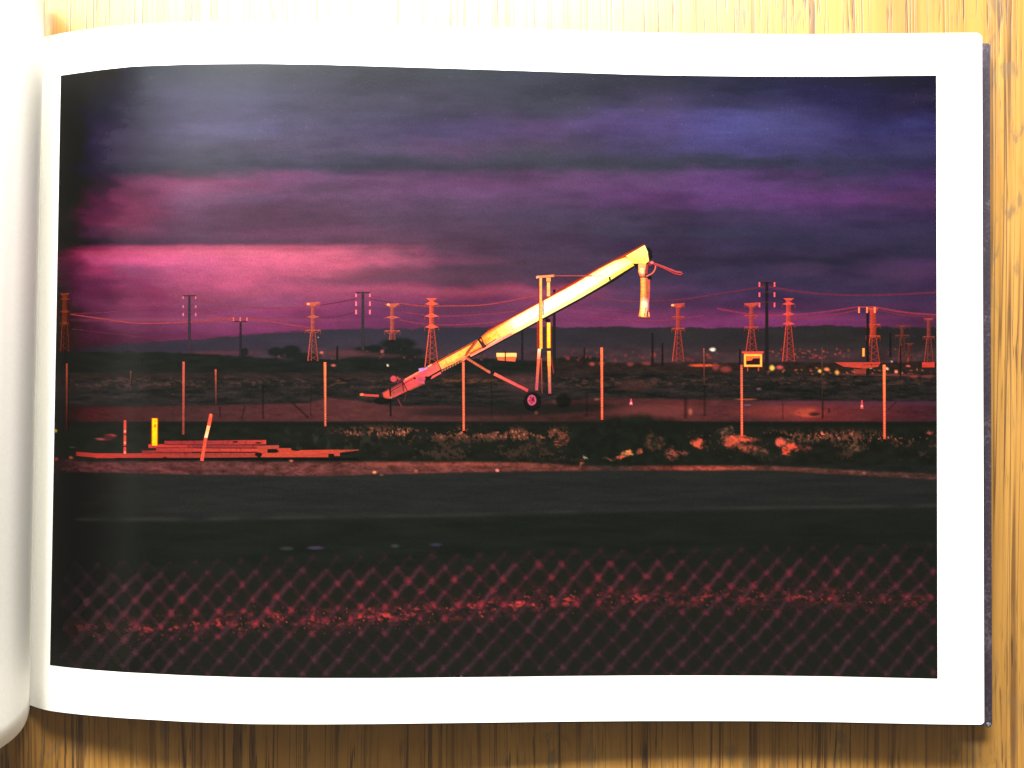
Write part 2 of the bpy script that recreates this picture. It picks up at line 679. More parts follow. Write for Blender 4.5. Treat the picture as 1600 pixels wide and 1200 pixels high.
# --- sky: rows of sampled colours
SX = [90, 150, 200, 300, 400, 500, 600, 700, 850, 1000, 1150, 1300, 1464]
SKY = {
    100: [(44, 44, 44), (54, 54, 56), (60, 62, 66), (66, 68, 72), (66, 68, 72), (66, 66, 72), (64, 66, 70), (62, 66, 70), (60, 64, 72), (58, 60, 66), (56, 58, 70), (54, 56, 68), (54, 54, 62)],
    160: [(38, 36, 40), (56, 54, 66), (70, 68, 80), (86, 80, 100), (86, 82, 102), (82, 78, 92), (78, 74, 88), (74, 70, 84), (70, 70, 80), (70, 66, 82), (66, 64, 86), (68, 64, 94), (64, 60, 76)],
    200: [(34, 32, 34), (62, 56, 72), (76, 70, 86), (98, 90, 114), (98, 92, 116), (92, 84, 104), (88, 80, 104), (92, 80, 112), (100, 80, 112), (98, 84, 124), (94, 90, 138), (78, 74, 112), (76, 72, 112)],
    232: [(34, 30, 32), (58, 52, 68), (74, 68, 82), (90, 82, 98), (92, 84, 98), (90, 82, 98), (92, 80, 100), (96, 76, 100), (86, 76, 92), (82, 74, 100), (88, 82, 122), (84, 78, 114), (72, 68, 96)],
    258: [(32, 30, 30), (48, 44, 54), (60, 56, 68), (68, 66, 74), (74, 72, 82), (76, 74, 86), (76, 74, 86), (76, 72, 84), (72, 72, 80), (70, 70, 80), (70, 70, 84), (70, 68, 88), (70, 66, 90)],
    285: [(34, 28, 30), (62, 44, 58), (110, 62, 84), (146, 80, 108), (136, 84, 110), (124, 88, 116), (124, 86, 116), (126, 86, 120), (112, 80, 110), (108, 80, 112), (108, 78, 120), (90, 70, 100), (86, 66, 102)],
    312: [(40, 32, 36), (94, 50, 72), (136, 68, 94), (126, 82, 106), (114, 84, 106), (112, 82, 104), (108, 80, 102), (104, 80, 102), (100, 76, 102), (106, 74, 110), (106, 74, 116), (104, 70, 112), (90, 64, 92)],
    340: [(44, 32, 38), (108, 56, 76), (136, 68, 92), (116, 78, 98), (110, 78, 94), (108, 80, 96), (102, 80, 96), (96, 76, 94), (86, 72, 90), (80, 70, 88), (78, 66, 90), (76, 64, 90), (76, 62, 90)],
    362: [(44, 34, 38), (82, 52, 68), (98, 60, 76), (100, 72, 88), (110, 74, 92), (112, 76, 94), (106, 76, 92), (94, 72, 88), (84, 70, 86), (76, 68, 84), (70, 66, 84), (68, 62, 82), (66, 60, 80)],
    379: [(28, 26, 28), (52, 42, 50), (76, 56, 68), (96, 68, 82), (102, 72, 86), (106, 74, 88), (104, 74, 88), (96, 72, 86), (84, 66, 82), (74, 62, 80), (68, 60, 80), (66, 60, 80), (64, 58, 76)],
    387: [(46, 32, 38), (130, 56, 78), (180, 72, 102), (196, 88, 112), (206, 96, 116), (206, 96, 118), (150, 84, 102), (98, 72, 86), (84, 66, 82), (74, 62, 80), (68, 60, 80), (64, 58, 76), (62, 56, 74)],
    395: [(84, 40, 54), (178, 68, 98), (212, 82, 118), (228, 104, 130), (236, 112, 132), (236, 110, 134), (180, 94, 114), (106, 74, 90), (86, 68, 84), (74, 62, 78), (68, 60, 78), (64, 58, 74), (62, 56, 74)],
    410: [(104, 46, 66), (188, 72, 112), (214, 86, 128), (230, 104, 138), (234, 106, 134), (232, 106, 130), (206, 98, 122), (126, 78, 96), (90, 70, 84), (74, 62, 78), (66, 60, 76), (62, 58, 72), (78, 60, 88)],
    424: [(92, 48, 66), (150, 64, 94), (162, 74, 110), (206, 94, 128), (222, 102, 130), (216, 100, 124), (146, 82, 100), (100, 72, 88), (84, 66, 82), (72, 62, 78), (68, 60, 78), (68, 58, 78), (88, 62, 90)],
    440: [(80, 42, 58), (118, 58, 84), (150, 70, 102), (190, 84, 116), (206, 92, 122), (160, 80, 104), (122, 76, 94), (108, 74, 90), (100, 70, 88), (78, 64, 82), (70, 58, 78), (66, 58, 76), (76, 60, 86)],
    455: [(56, 32, 44), (108, 52, 76), (138, 64, 90), (170, 78, 106), (180, 84, 110), (180, 82, 108), (170, 80, 104), (170, 78, 100), (166, 78, 102), (92, 66, 88), (76, 60, 84), (72, 60, 82), (76, 60, 84)],
    475: [(54, 32, 38), (100, 52, 72), (132, 62, 88), (150, 76, 104), (150, 76, 106), (146, 72, 102), (132, 72, 98), (120, 68, 90), (126, 70, 96), (98, 66, 90), (90, 64, 90), (84, 58, 82), (86, 60, 84)],
    500: [(50, 30, 34), (84, 44, 60), (108, 56, 78), (128, 68, 94), (128, 66, 96), (124, 62, 92), (114, 62, 90), (110, 62, 86), (122, 68, 96), (138, 72, 106), (130, 68, 106), (122, 62, 100), (90, 56, 78)],
    530: [(46, 28, 32), (72, 38, 52), (88, 46, 64), (104, 54, 78), (116, 60, 88), (116, 58, 88), (110, 60, 86), (110, 62, 86), (124, 70, 98), (136, 72, 106), (132, 68, 106), (122, 62, 100), (90, 56, 78)],
}
rows = sorted(SKY)
tab = np.array([[SKY[r][i] for i in range(len(SX))] for r in rows], float)
# slight waviness so the cloud bands are not ruled lines
wob = ((vnoise(170, 60, 3, 3) - 0.5) * 22 + (vnoise(60, 18, 4, 3, 0.6) - 0.5) * 22) * np.clip((GY - 110) / 60, 0, 1) * np.clip(np.abs(GY - 386) / 34, 0.22, 1)
yy = np.clip(GY + wob, rows[0], rows[-1])
# the bright lower cloud edge rises towards its left end
ri = np.clip(np.searchsorted(rows, yy) - 1, 0, len(rows) - 2)
r0 = np.array(rows, float)[ri]
r1 = np.array(rows, float)[ri + 1]
ft = (yy - r0) / (r1 - r0)
ft = ft * ft * (3 - 2 * ft)
xw = np.clip(GX + (vnoise(60, 22, 5, 4, 0.6) - 0.5) * 80, SX[0], SX[-1])
ci = np.clip(np.searchsorted(SX, xw) - 1, 0, len(SX) - 2)
c0 = np.array(SX, float)[ci]
c1 = np.array(SX, float)[ci + 1]
fc = (xw - c0) / (c1 - c0)
fc = fc * fc * (3 - 2 * fc)
ft = ft[..., None]
fc = fc[..., None]
IMG = (tab[ri, ci] * (1 - fc) + tab[ri, ci + 1] * fc) * (1 - ft) + (tab[ri + 1, ci] * (1 - fc) + tab[ri + 1, ci + 1] * fc) * ft
st = vnoise(90, 9, 21, 4, 0.6) - 0.5
IMG = IMG * (1 + 0.13 * st[..., None])
lum = IMG.mean(-1, keepdims=True)
IMG = lum + (IMG - lum) * np.where(lum > 110, 0.98, 1.14)
m1 = sm_(vnoise(150, 34, 23, 4, 0.5), 0.38, 0.70)
IMG = IMG * (1 - 0.13 * (m1[..., None] - 0.4))
cl = vnoise(30, 14, 22, 4, 0.7) - 0.5
IMG = IMG * (1 + np.array([0.16, 0.10, 0.14]) * cl[..., None])


def blend(mask, col):
    global IMG
    m = np.clip(mask, 0, 1)[..., None]
    col = np.asarray(col, float)
    IMG = IMG * (1 - m) + col * m


def sm(a, lo, hi):
    t = np.clip((a - lo) / (hi - lo), 0, 1)
    return t * t * (3 - 2 * t)


def ell(cx, cy, rx, ry, soft=0.3):
    d = np.sqrt(((GX - cx) / rx) ** 2 + ((GY - cy) / ry) ** 2)
    return 1 - sm(d, 1 - soft, 1 + soft)


def band(y0, y1, s=3, xs=None, off=None):
    """soft horizontal band; y0, y1 may be arrays"""
    return sm(GY, y0 - s, y0 + s) * (1 - sm(GY, y1 - s, y1 + s))


IMG = IMG * np.array([0.90, 0.91, 0.97])
# dark wedge cloud over the glow, right of centre-left
blend(0.55 * ell(640, 430, 110, 9, 0.6), (112, 70, 86))
blend(0.45 * ell(560, 440, 60, 6, 0.6), (120, 72, 90))
blend(0.35 * ell(760, 430, 110, 16, 0.6), (84, 64, 78))
blend(0.45 * ell(1255, 420, 42, 11, 0.5), (86, 62, 92))
blend(0.40 * ell(1420, 420, 70, 15, 0.5), (90, 64, 98))
blend(0.30 * ell(1400, 437, 60, 20, 0.5), (84, 62, 92))
blend(0.45 * ell(1425, 193, 22, 8, 0.6), (76, 72, 124))
blend(0.35 * ell(1230, 190, 80, 26, 0.6), (96, 92, 142))
blend(0.30 * ell(1035, 165, 45, 20, 0.6), (98, 84, 128))
blend(0.45 * ell(300, 500, 200, 3.5, 0.7), (156, 78, 100))
blend(0.35 * ell(1260, 495, 130, 6, 0.6), (150, 70, 110))
blend(0.30 * ell(1280, 477, 150, 7, 0.6), (76, 52, 76))
blend(0.30 * ell(720, 483, 120, 6, 0.6), (90, 62, 84))

# --- far hills
hx = [86, 150, 200, 270, 330, 400, 480, 560, 640, 700, 780, 950, 1100, 1200, 1260, 1290, 1350, 1464]
hy = [548, 541, 536, 532, 528, 522, 516, 513, 514, 512, 512, 511, 512, 512, 509, 507, 511, 512]
hill = np.interp(GX, hx, hy) + (vnoise(14, 400, 31, 3) - 0.5) * 5
hc = np.stack([np.interp(GX, [86, 300, 700, 1000, 1464], c) for c in ([44, 60, 58, 54, 48], [38, 54, 54, 50, 46], [44, 66, 64, 54, 46])], -1)
hc = hc * (0.92 + 0.16 * vnoise(50, 14, 33, 3))[..., None]
blend(sm(GY, hill - 1.2, hill + 1.2), hc)
low = sm(GY, 530, 560) * sm(GX, 250, 500)
blend(low * 0.6, np.array([84, 58, 62]) * (0.7 + 0.6 * vnoise(26, 7, 34, 3))[..., None])

# --- plain with dwellings
pl = np.interp(GX, [86, 250, 330, 395, 430, 600, 760, 900, 1000, 1300, 1464], [550, 550, 553, 558, 560, 562, 560, 566, 568, 566, 566]) + (vnoise(10, 300, 41, 2) - 0.5) * 4
g1 = np.array([38, 40, 38]) * (0.85 + 0.3 * vnoise(30, 6, 42, 4))[..., None]
blend(sm(GY, pl - 1.5, pl + 1.5), g1)
blend(0.8 * ell(350, 551, 55, 2.5, 0.5), (92, 54, 62))
for (cx, cy, rx, ry) in [(432, 550, 13, 7), (455, 548, 14, 8), (470, 556, 30, 5), (572, 547, 18, 6), (586, 545, 12, 6), (622, 537, 26, 9), (628, 551, 36, 8), (600, 560, 60, 6),
                         (905, 562, 40, 5), (382, 550, 6, 6), (1240, 574, 36, 8), (1320, 583, 60, 3)]:
    e = ell(cx, cy + 0, rx, ry, 0.35 + 0.0)
    e = np.clip(e * (0.75 + 0.8 * vnoise(6, 5, int(cx), 2)), 0, 1)
    blend(0.92 * e, (36, 39, 37))
blend(0.7 * ell(540, 552, 40, 5, 0.5), (98, 58, 60))
blend(0.5 * ell(600, 556, 30, 3, 0.5), (92, 58, 60))

# --- middle ground stripes
s1 = vnoise(30, 4, 51, 5, 0.75)
mid = np.array([44, 42, 41]) + (s1[..., None] - 0.5) * np.array([60, 34, 34])
blend(band(582, 632, 5), mid)
br = vnoise(11, 3.4, 52, 4, 0.75)
blend(band(588, 606, 5) * sm(br, 0.5, 0.75) * 0.6, (104, 66, 56))
blend(band(592, 598, 2) * sm(GX, 680, 700) * (1 - sm(GX, 750, 790)) * 0.7 * sm(br, .3, .6), (120, 72, 50))
blend(band(566, 583, 3) * sm(GX, 820, 900) * 0.5, np.array([62, 44, 42]) * (0.6 + 0.8 * br)[..., None])
blend(band(583, 592, 3) * (1 - sm(GX, 860, 1000)) * 0.4, (58, 44, 42))
blend(0.5 * ell(820, 600, 30, 14, 0.4), (100, 64, 66))
blend(0.45 * ell(990, 603, 26, 8, 0.5), (104, 60, 56))
# pinkish track
ptop = np.interp(GX, [86, 300, 480, 510, 560, 610, 700, 800, 860, 940, 1060, 1200, 1464], [636, 634, 630, 621, 626, 634, 634, 640, 626, 622, 624, 626, 628])
pc = np.stack([np.interp(GX, [86, 140, 300, 420, 560, 760, 900, 1060, 1180, 1260, 1464], c) for c in
               ([38, 84, 88, 100, 108, 90, 74, 116, 96, 150, 82], [32, 42, 60, 60, 66, 62, 52, 64, 58, 66, 50], [34, 48, 62, 64, 68, 62, 52, 66, 62, 68, 62])], -1)
pc = pc * np.array([0.86, 0.80, 0.78]) * (0.80 + 0.40 * vnoise(18, 4, 53, 4, 0.75))[..., None]
blend(band(ptop, 659, 2.5) * 0.9, pc)
blend(0.8 * band(637, 650, 3) * ell(740, 645, 90, 14, 0.4), (44, 38, 38))
blend(0.8 * ell(905, 637, 70, 7, 0.4), (38, 36, 35))
blend(0.8 * ell(840, 640, 60, 8, 0.4), (38, 38, 36))
blend(0.85 * ell(1262, 645, 22, 7, 0.4) * sm(vnoise(8, 4, 54, 2), 0.2, 0.5), (212, 84, 62))
blend(0.9 * ell(1272, 647, 8, 3, 0.4), (40, 34, 32))
blend(0.5 * ell(1210, 642, 60, 10, 0.5), (160, 66, 60))
blend(0.5 * ell(1020, 642, 70, 9, 0.5), (128, 66, 64))
blend(band(627, 634, 2) * sm(GX, 1150, 1230) * 0.5, (88, 56, 76))
# dark ditch
blend(band(659, 667, 2), (34, 36, 33))
# scrub belt
sg = np.array([36, 38, 34]) * (0.85 + 0.3 * vnoise(16, 8, 61, 3))[..., None]
blend(band(667, 726, 3), sg)
sp = vnoise(3.8, 4.2, 62, 2, 0.8)
sp2 = vnoise(30, 12, 63, 2)
yb = np.interp(GX, [86, 500, 1100, 1464], [668, 668, 674, 678])
dens = np.exp(-((GY - yb - 7) / 9.0) ** 2) * sm(GX, 500, 560)
blend(sm(sp + 1.1 * (sp2 - 0.5), 0.56, 0.78) * dens * 0.9, (126, 72, 58))
sp3 = vnoise(2.6, 2.8, 64, 1)
blend(sm(sp3 + 0.5 * (sp2 - 0.5), 0.86, 0.96) * dens * 0.9, (212, 120, 92))
dens2 = band(684, 718, 6) * sm(GX, 560, 640)
blend(sm(sp + 1.2 * (sp2 - 0.5), 0.66, 0.88) * dens2 * 0.55, (84, 60, 50))
blend(0.6 * band(668, 705, 5) * sm(vnoise(9, 14, 65, 3), 0.55, 0.75) * sm(GX, 400, 470) * (1 - sm(GX, 560, 620)), (58, 56, 48))
# dark mound of brush
blend(0.97 * ell(985 + (vnoise(20, 20, 67, 3) - .5) * 40, 691 + (vnoise(16, 200, 68, 3) - .5) * 12, 92, 41, 0.16), np.array([34, 37, 33]) * (0.85 + 0.3 * vnoise(8, 8, 66, 3))[..., None])
blend(0.9 * ell(1055, 668, 50, 10, 0.3), (34, 36, 33))
WX = (vnoise(9, 7, 91, 3, 0.7) - 0.5) * 15
WY = (vnoise(8, 6, 92, 3, 0.7) - 0.5) * 11
for (cx, cy, rx, ry, c) in [(1016, 690, 8, 14, (98, 66, 52)), (1030, 692, 8, 12, (84, 60, 50)), (1050, 708, 10, 9, (150, 76, 62)), (1068, 708, 6, 6, (120, 66, 56)),
                            (1090, 692, 10, 7, (226, 92, 68)), (1160, 686, 24, 5, (236, 92, 66)), (1146, 692, 14, 6, (206, 84, 64)), (1168, 700, 20, 6, (176, 80, 62)),
                            (1190, 706, 12, 7, (120, 76, 62)), (1220, 692, 9, 6, (232, 96, 76)), (1238, 699, 13, 6, (234, 88, 64)), (1228, 706, 8, 5, (226, 82, 60)), (1262, 702, 8, 6, (126, 60, 56)),
                            (1128, 672, 8, 5, (128, 84, 68)), (1140, 674, 6, 6, (120, 82, 68)), (1338, 699, 8, 8, (110, 76, 58)), (880, 685, 10, 10, (118, 66, 54)), (872, 694, 5, 5, (150, 76, 60)),
                            (979, 709, 8, 4, (240, 140, 84)), (970, 713, 5, 3, (226, 96, 70)), (998, 705, 5, 4, (200, 92, 66)), (955, 715, 14, 2, (120, 74, 62)), (913, 715.5, 4, 2.5, (250, 220, 180)), (908, 725, 5, 4, (160, 80, 60)),
                            (1454, 676, 6, 5, (170, 82, 66)), (1428, 687, 1.6, 1.6, (190, 180, 160)), (1276, 677, 2.5, 2, (240, 110, 80)), (1285, 677, 2, 2, (236, 120, 90)), (1294, 681, 1.6, 1.8, (190, 170, 150))]:
    tex = sm(vnoise(5, 4, int(cx * 3 + cy), 2, 0.7), 0.35, 0.62)
    dd = np.sqrt(((GX + WX - cx) / rx) ** 2 + ((GY + WY - cy) / ry) ** 2)
    blend((1 - sm(dd, 0.45, 1.35)) * ((0.5 if c[0] > 190 else 0.2) + 0.8 * tex), c)
# dirt verge
v0 = np.interp(GX, [86, 140, 300, 520, 600, 800, 900, 1000, 1200, 1464], [716, 722, 721, 722, 721, 722, 728, 728, 728, 741])
v1 = np.interp(GX, [86, 140, 300, 500, 700, 900, 1200, 1464], [736, 738, 742, 744, 739, 736, 735, 750])
vc = np.stack([np.interp(GX, [86, 150, 420, 700, 900, 960, 1060, 1110, 1190, 1464], c) for c in
               ([60, 104, 112, 136, 130, 66, 176, 226, 130, 92], [36, 54, 62, 68, 66, 52, 74, 92, 70, 60], [38, 56, 60, 62, 58, 48, 62, 74, 60, 56])], -1)
vc = vc * (0.40 + 1.15 * vnoise(12, 4, 71, 4, 0.75))[..., None]
blend(band(v0, v1, 2.5) * (0.55 + 0.4 * vnoise(60, 20, 72, 2)), vc)
blend(band(723, 728, 2) * sm(GX, 530, 600) * (1 - sm(GX, 800, 900)) * sm(br, .35, .6) * 0.6, (176, 82, 66))
for (cx, cy, c) in [(585, 738, (240, 150, 110)), (596, 743, (190, 130, 110)), (455, 719.5, (200, 110, 84)), (777, 735, (236, 140, 120)), (650, 736, (170, 90, 70)), (111, 715, (180, 80, 66)), (88, 717, (180, 60, 50)), (1350, 739, (150, 90, 80))]:
    blend(ell(cx, cy, 3, 2.2, 0.4), c)
# asphalt
a0 = v1
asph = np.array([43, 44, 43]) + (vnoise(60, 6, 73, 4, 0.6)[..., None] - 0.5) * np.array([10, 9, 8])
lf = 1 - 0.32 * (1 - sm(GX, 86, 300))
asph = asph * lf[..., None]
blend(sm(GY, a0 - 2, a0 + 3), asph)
ln_y = np.interp(GX, [86, 300, 700, 1000, 1464], [812, 811, 805, 796, 790])
blend(0.38 * np.exp(-((GY - ln_y) / 3.0) ** 2) * (0.1 + 0.9 * sm(vnoise(44, 30, 74, 1), 0.3, 0.8)), (66, 64, 62))
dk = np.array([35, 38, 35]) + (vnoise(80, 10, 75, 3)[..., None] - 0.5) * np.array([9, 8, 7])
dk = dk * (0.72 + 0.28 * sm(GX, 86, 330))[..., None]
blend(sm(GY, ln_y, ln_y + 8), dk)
for (cx, cy, rx, c) in [(448, 857, 10, (58, 60, 62)), (493, 856, 12, (74, 62, 86)), (617, 853, 6, (66, 64, 60)), (681, 851, 9, (60, 56, 76))]:
    blend(ell(cx, cy, rx, 2.6, 0.5) * 0.8, c)
# ground behind the wire mesh
fy = np.interp(GX, [86, 435, 805, 1250, 1464], [893, 886, 876, 868, 866])
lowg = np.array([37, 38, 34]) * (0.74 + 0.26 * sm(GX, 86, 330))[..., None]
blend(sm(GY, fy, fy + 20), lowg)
rb = np.interp(GX, [86, 150, 300, 420, 560, 650, 760, 850, 950, 1100, 1250, 1400, 1464], [985, 985, 975, 968, 966, 958, 950, 938, 936, 935, 932, 938, 945])
ramt = np.interp(GX, [86, 120, 200, 420, 600, 800, 900, 1100, 1200, 1300, 1464], [0, 0.3, 0.6, 0.9, 0.95, 1.0, 0.8, 0.6, 0.7, 0.7, 0.4])
bb = np.exp(-((GY - rb) / 15.0) ** 2) * ramt
rn = vnoise(14, 8, 81, 3, 0.7)
blend(0.65 * bb * sm(rn, 0.3, 0.65), (100, 42, 50))
rn2 = vnoise(6.0, 4.5, 82, 3, 0.8)
bc = np.exp(-((GY - rb) / 10.0) ** 2) * ramt
blend(0.9 * bc * sm(rn2 + 1.3 * (rn - 0.5), 0.58, 0.84), (212, 68, 64))
blend(0.9 * np.exp(-((GY - rb - 2) / 20.0) ** 2) * ramt * sm(vnoise(2.0, 2.0, 83, 1), 0.90, 0.97), (240, 110, 90))

# --- far lights, houses and huts (tiny)
r = random.Random(5)


def dot(cx, cy, rx, ry, c, a=1.0):
    dd = np.sqrt(((GX + 0.16 * WX - cx) / rx) ** 2 + ((GY + 0.16 * WY - cy) / ry) ** 2)
    blend(a * (1 - sm(dd, 0.4, 1.35)), c)


for i in range(46):
    x = r.uniform(1200, 1320)
    dot(x, 549 + (x - 1200) * 0.02 + r.uniform(-6, 9), r.uniform(1, 3), r.uniform(0.8, 1.6), (r.randint(150, 230), r.randint(60, 90), r.randint(56, 78)), r.uniform(.4, .9))
for i in range(40):
    x = r.uniform(880, 1160)
    dot(x, 556 + r.uniform(-8, 8), r.uniform(1, 4), r.uniform(0.8, 3.2), (r.randint(110, 190), r.randint(52, 76), r.randint(50, 66)), r.uniform(.3, .75))
for i in range(46):
    x = r.uniform(1195, 1462)
    dot(x, 580 + r.gauss(0, 3.0), r.uniform(0.9, 2.6), r.uniform(0.7, 1.5), (r.randint(170, 250), r.randint(80, 140), r.randint(60, 90)), r.uniform(.35, .85))
for i in range(30):
    x = r.uniform(1310, 1460)
    dot(x, 553 + r.uniform(-8, 9), r.uniform(1, 2.5), r.uniform(0.8, 3.5), (r.randint(110, 180), r.randint(54, 76), r.randint(54, 70)), r.uniform(.3, .7))
for i in range(26):
    x = r.uniform(430, 800)
    dot(x, 556 + r.uniform(-10, 8), r.uniform(0.8, 2.2), r.uniform(0.6, 1.6), (r.randint(100, 180), r.randint(60, 90), r.randint(60, 80)), r.uniform(.3, .8))
for (x, y, rx, ry, c) in [(1113, 546, 5, 3, (255, 245, 230)), (1206, 575, 4.5, 4.5, (255, 214, 90)), (1218, 574, 6, 3.5, (226, 84, 96)), (1281, 580, 3, 3, (255, 190, 90)), (1292, 577, 5, 3, (250, 150, 90)),
                          (1308, 582, 4, 4, (255, 170, 80)), (1337, 581, 3, 2.5, (240, 130, 110)), (1360, 574, 3, 1.8, (255, 220, 150)), (1386, 576, 3, 2.5, (255, 200, 150)), (1400, 581, 3, 3, (250, 150, 110)),
                          (1393, 565, 1.4, 1.4, (230, 190, 180)), (606, 571, 1.3, 2, (255, 235, 200)), (502, 551, 3, 2, (240, 120, 90)), (521, 571, 4, 2.2, (214, 96, 88)), (597, 549, 3, 3, (170, 90, 92)),
                          (497, 527, 1, 1, (200, 160, 150)), (1021, 555, 4, 5, (150, 66, 60)), (1105, 571, 20, 1.8, (240, 96, 60)), (1090, 571, 14, 2.4, (232, 84, 54)), (1118, 573, 6, 6, (150, 62, 60)), (1134, 577, 10, 5, (140, 60, 58)), (1385, 600, 24, 1, (70, 60, 52)),
                          (1419, 572, 4, 1.6, (236, 100, 96)), (1419, 562, 1.2, 4, (220, 80, 70)), (925, 569, 5, 3, (170, 74, 62)), (940, 568, 5, 3, (150, 70, 60)), (985, 569, 6, 3, (130, 62, 56)), (1010, 568, 8, 3, (130, 60, 56)),
                          (1450, 588, 12, 2.5, (120, 60, 60)), (1428, 588, 8, 2, (150, 66, 60)), (1400, 586, 40, 1.5, (120, 60, 56)), (1340, 585, 30, 1.5, (110, 56, 54)), (1186, 608, 4, 1.5, (120, 90, 90)), (1165, 624, 18, 1.2, (180, 90, 66)), (932, 624, 5, 1, (180, 100, 84)), (1168, 633, 6, 1.2, (120, 90, 120)),
                          (160, 686, 12, 1.8, (176, 74, 80)), (174, 680.5, 9, 2.4, (186, 66, 70)), (170, 684, 10, 5, (70, 40, 42)), (112, 699, 7, 0.9, (70, 66, 66)), (871, 628, 9, 4, (90, 58, 58)), (838, 645, 3, 3, (110, 60, 54)), (1079, 643, 3.2, 5.5, (176, 90, 76)), (87, 673, 2.5, 3, (240, 200, 80))]:
    dot(x, y, rx, ry, c)

# picture darkens slightly towards its left edge
left = 1 - sm(GX, 86, 135)
IMG *= (1 - 0.10 * left)[..., None]
# print grain
gn = RNG.normal(0, 1, SH)
gn = gn * 0.6 + 0.4 * RNG.normal(0, 1, SH)
IMG = IMG * (1 + 0.028 * gn[..., None]) + RNG.normal(0, 0.5, SH + (3,))
# pale dust lying on the upper part of the print
for i in range(90):
    x = r.uniform(180, 1440)
    y = 110 + abs(r.gauss(0, 60))
    iy = int(np.clip((y - 105) / 950 * ny, 1, ny - 2))
    ix = int(np.clip((x - 86) / 1378 * nx, 1, nx - 2))
    IMG[iy, ix] += r.uniform(8, 30)
    if r.random() < 0.4:
        IMG[iy, ix + 1] += r.uniform(5, 18)

P = on_page(GX, GY, 0.00003).reshape(-1, 3)
nv = P.shape[0]
idx = np.arange(nv).reshape(SH)
q = np.stack([idx[:-1, :-1], idx[1:, :-1], idx[1:, 1:], idx[:-1, 1:]], -1).reshape(-1, 4)
me = bpy.data.meshes.new('printed_photograph')
me.vertices.add(nv)
me.vertices.foreach_set('co', P.ravel())
me.loops.add(q.size)
me.loops.foreach_set('vertex_index', q.ravel())
me.polygons.add(len(q))
me.polygons.foreach_set('loop_start', np.arange(0, q.size, 4))
me.polygons.foreach_set('loop_total', np.full(len(q), 4))
me.polygons.foreach_set('use_smooth', np.ones(len(q), bool))
me.update(calc_edges=True)
att = me.color_attributes.new('ink', 'FLOAT_COLOR', 'POINT')
A = albedo(IMG, GY)
att.data.foreach_set('color', np.concatenate([A, np.ones(SH + (1,))], -1).ravel())
me.materials.append(M_PRINT)
photo = bpy.data.objects.new('printed_photograph', me)
C.objects.link(photo)
photo.parent = book
photo['label'] = 'printed landscape photograph of a dusk industrial plain under purple clouds'

# ------------------------------------------------------------------ crisp printed figures
BASE = 0.00005


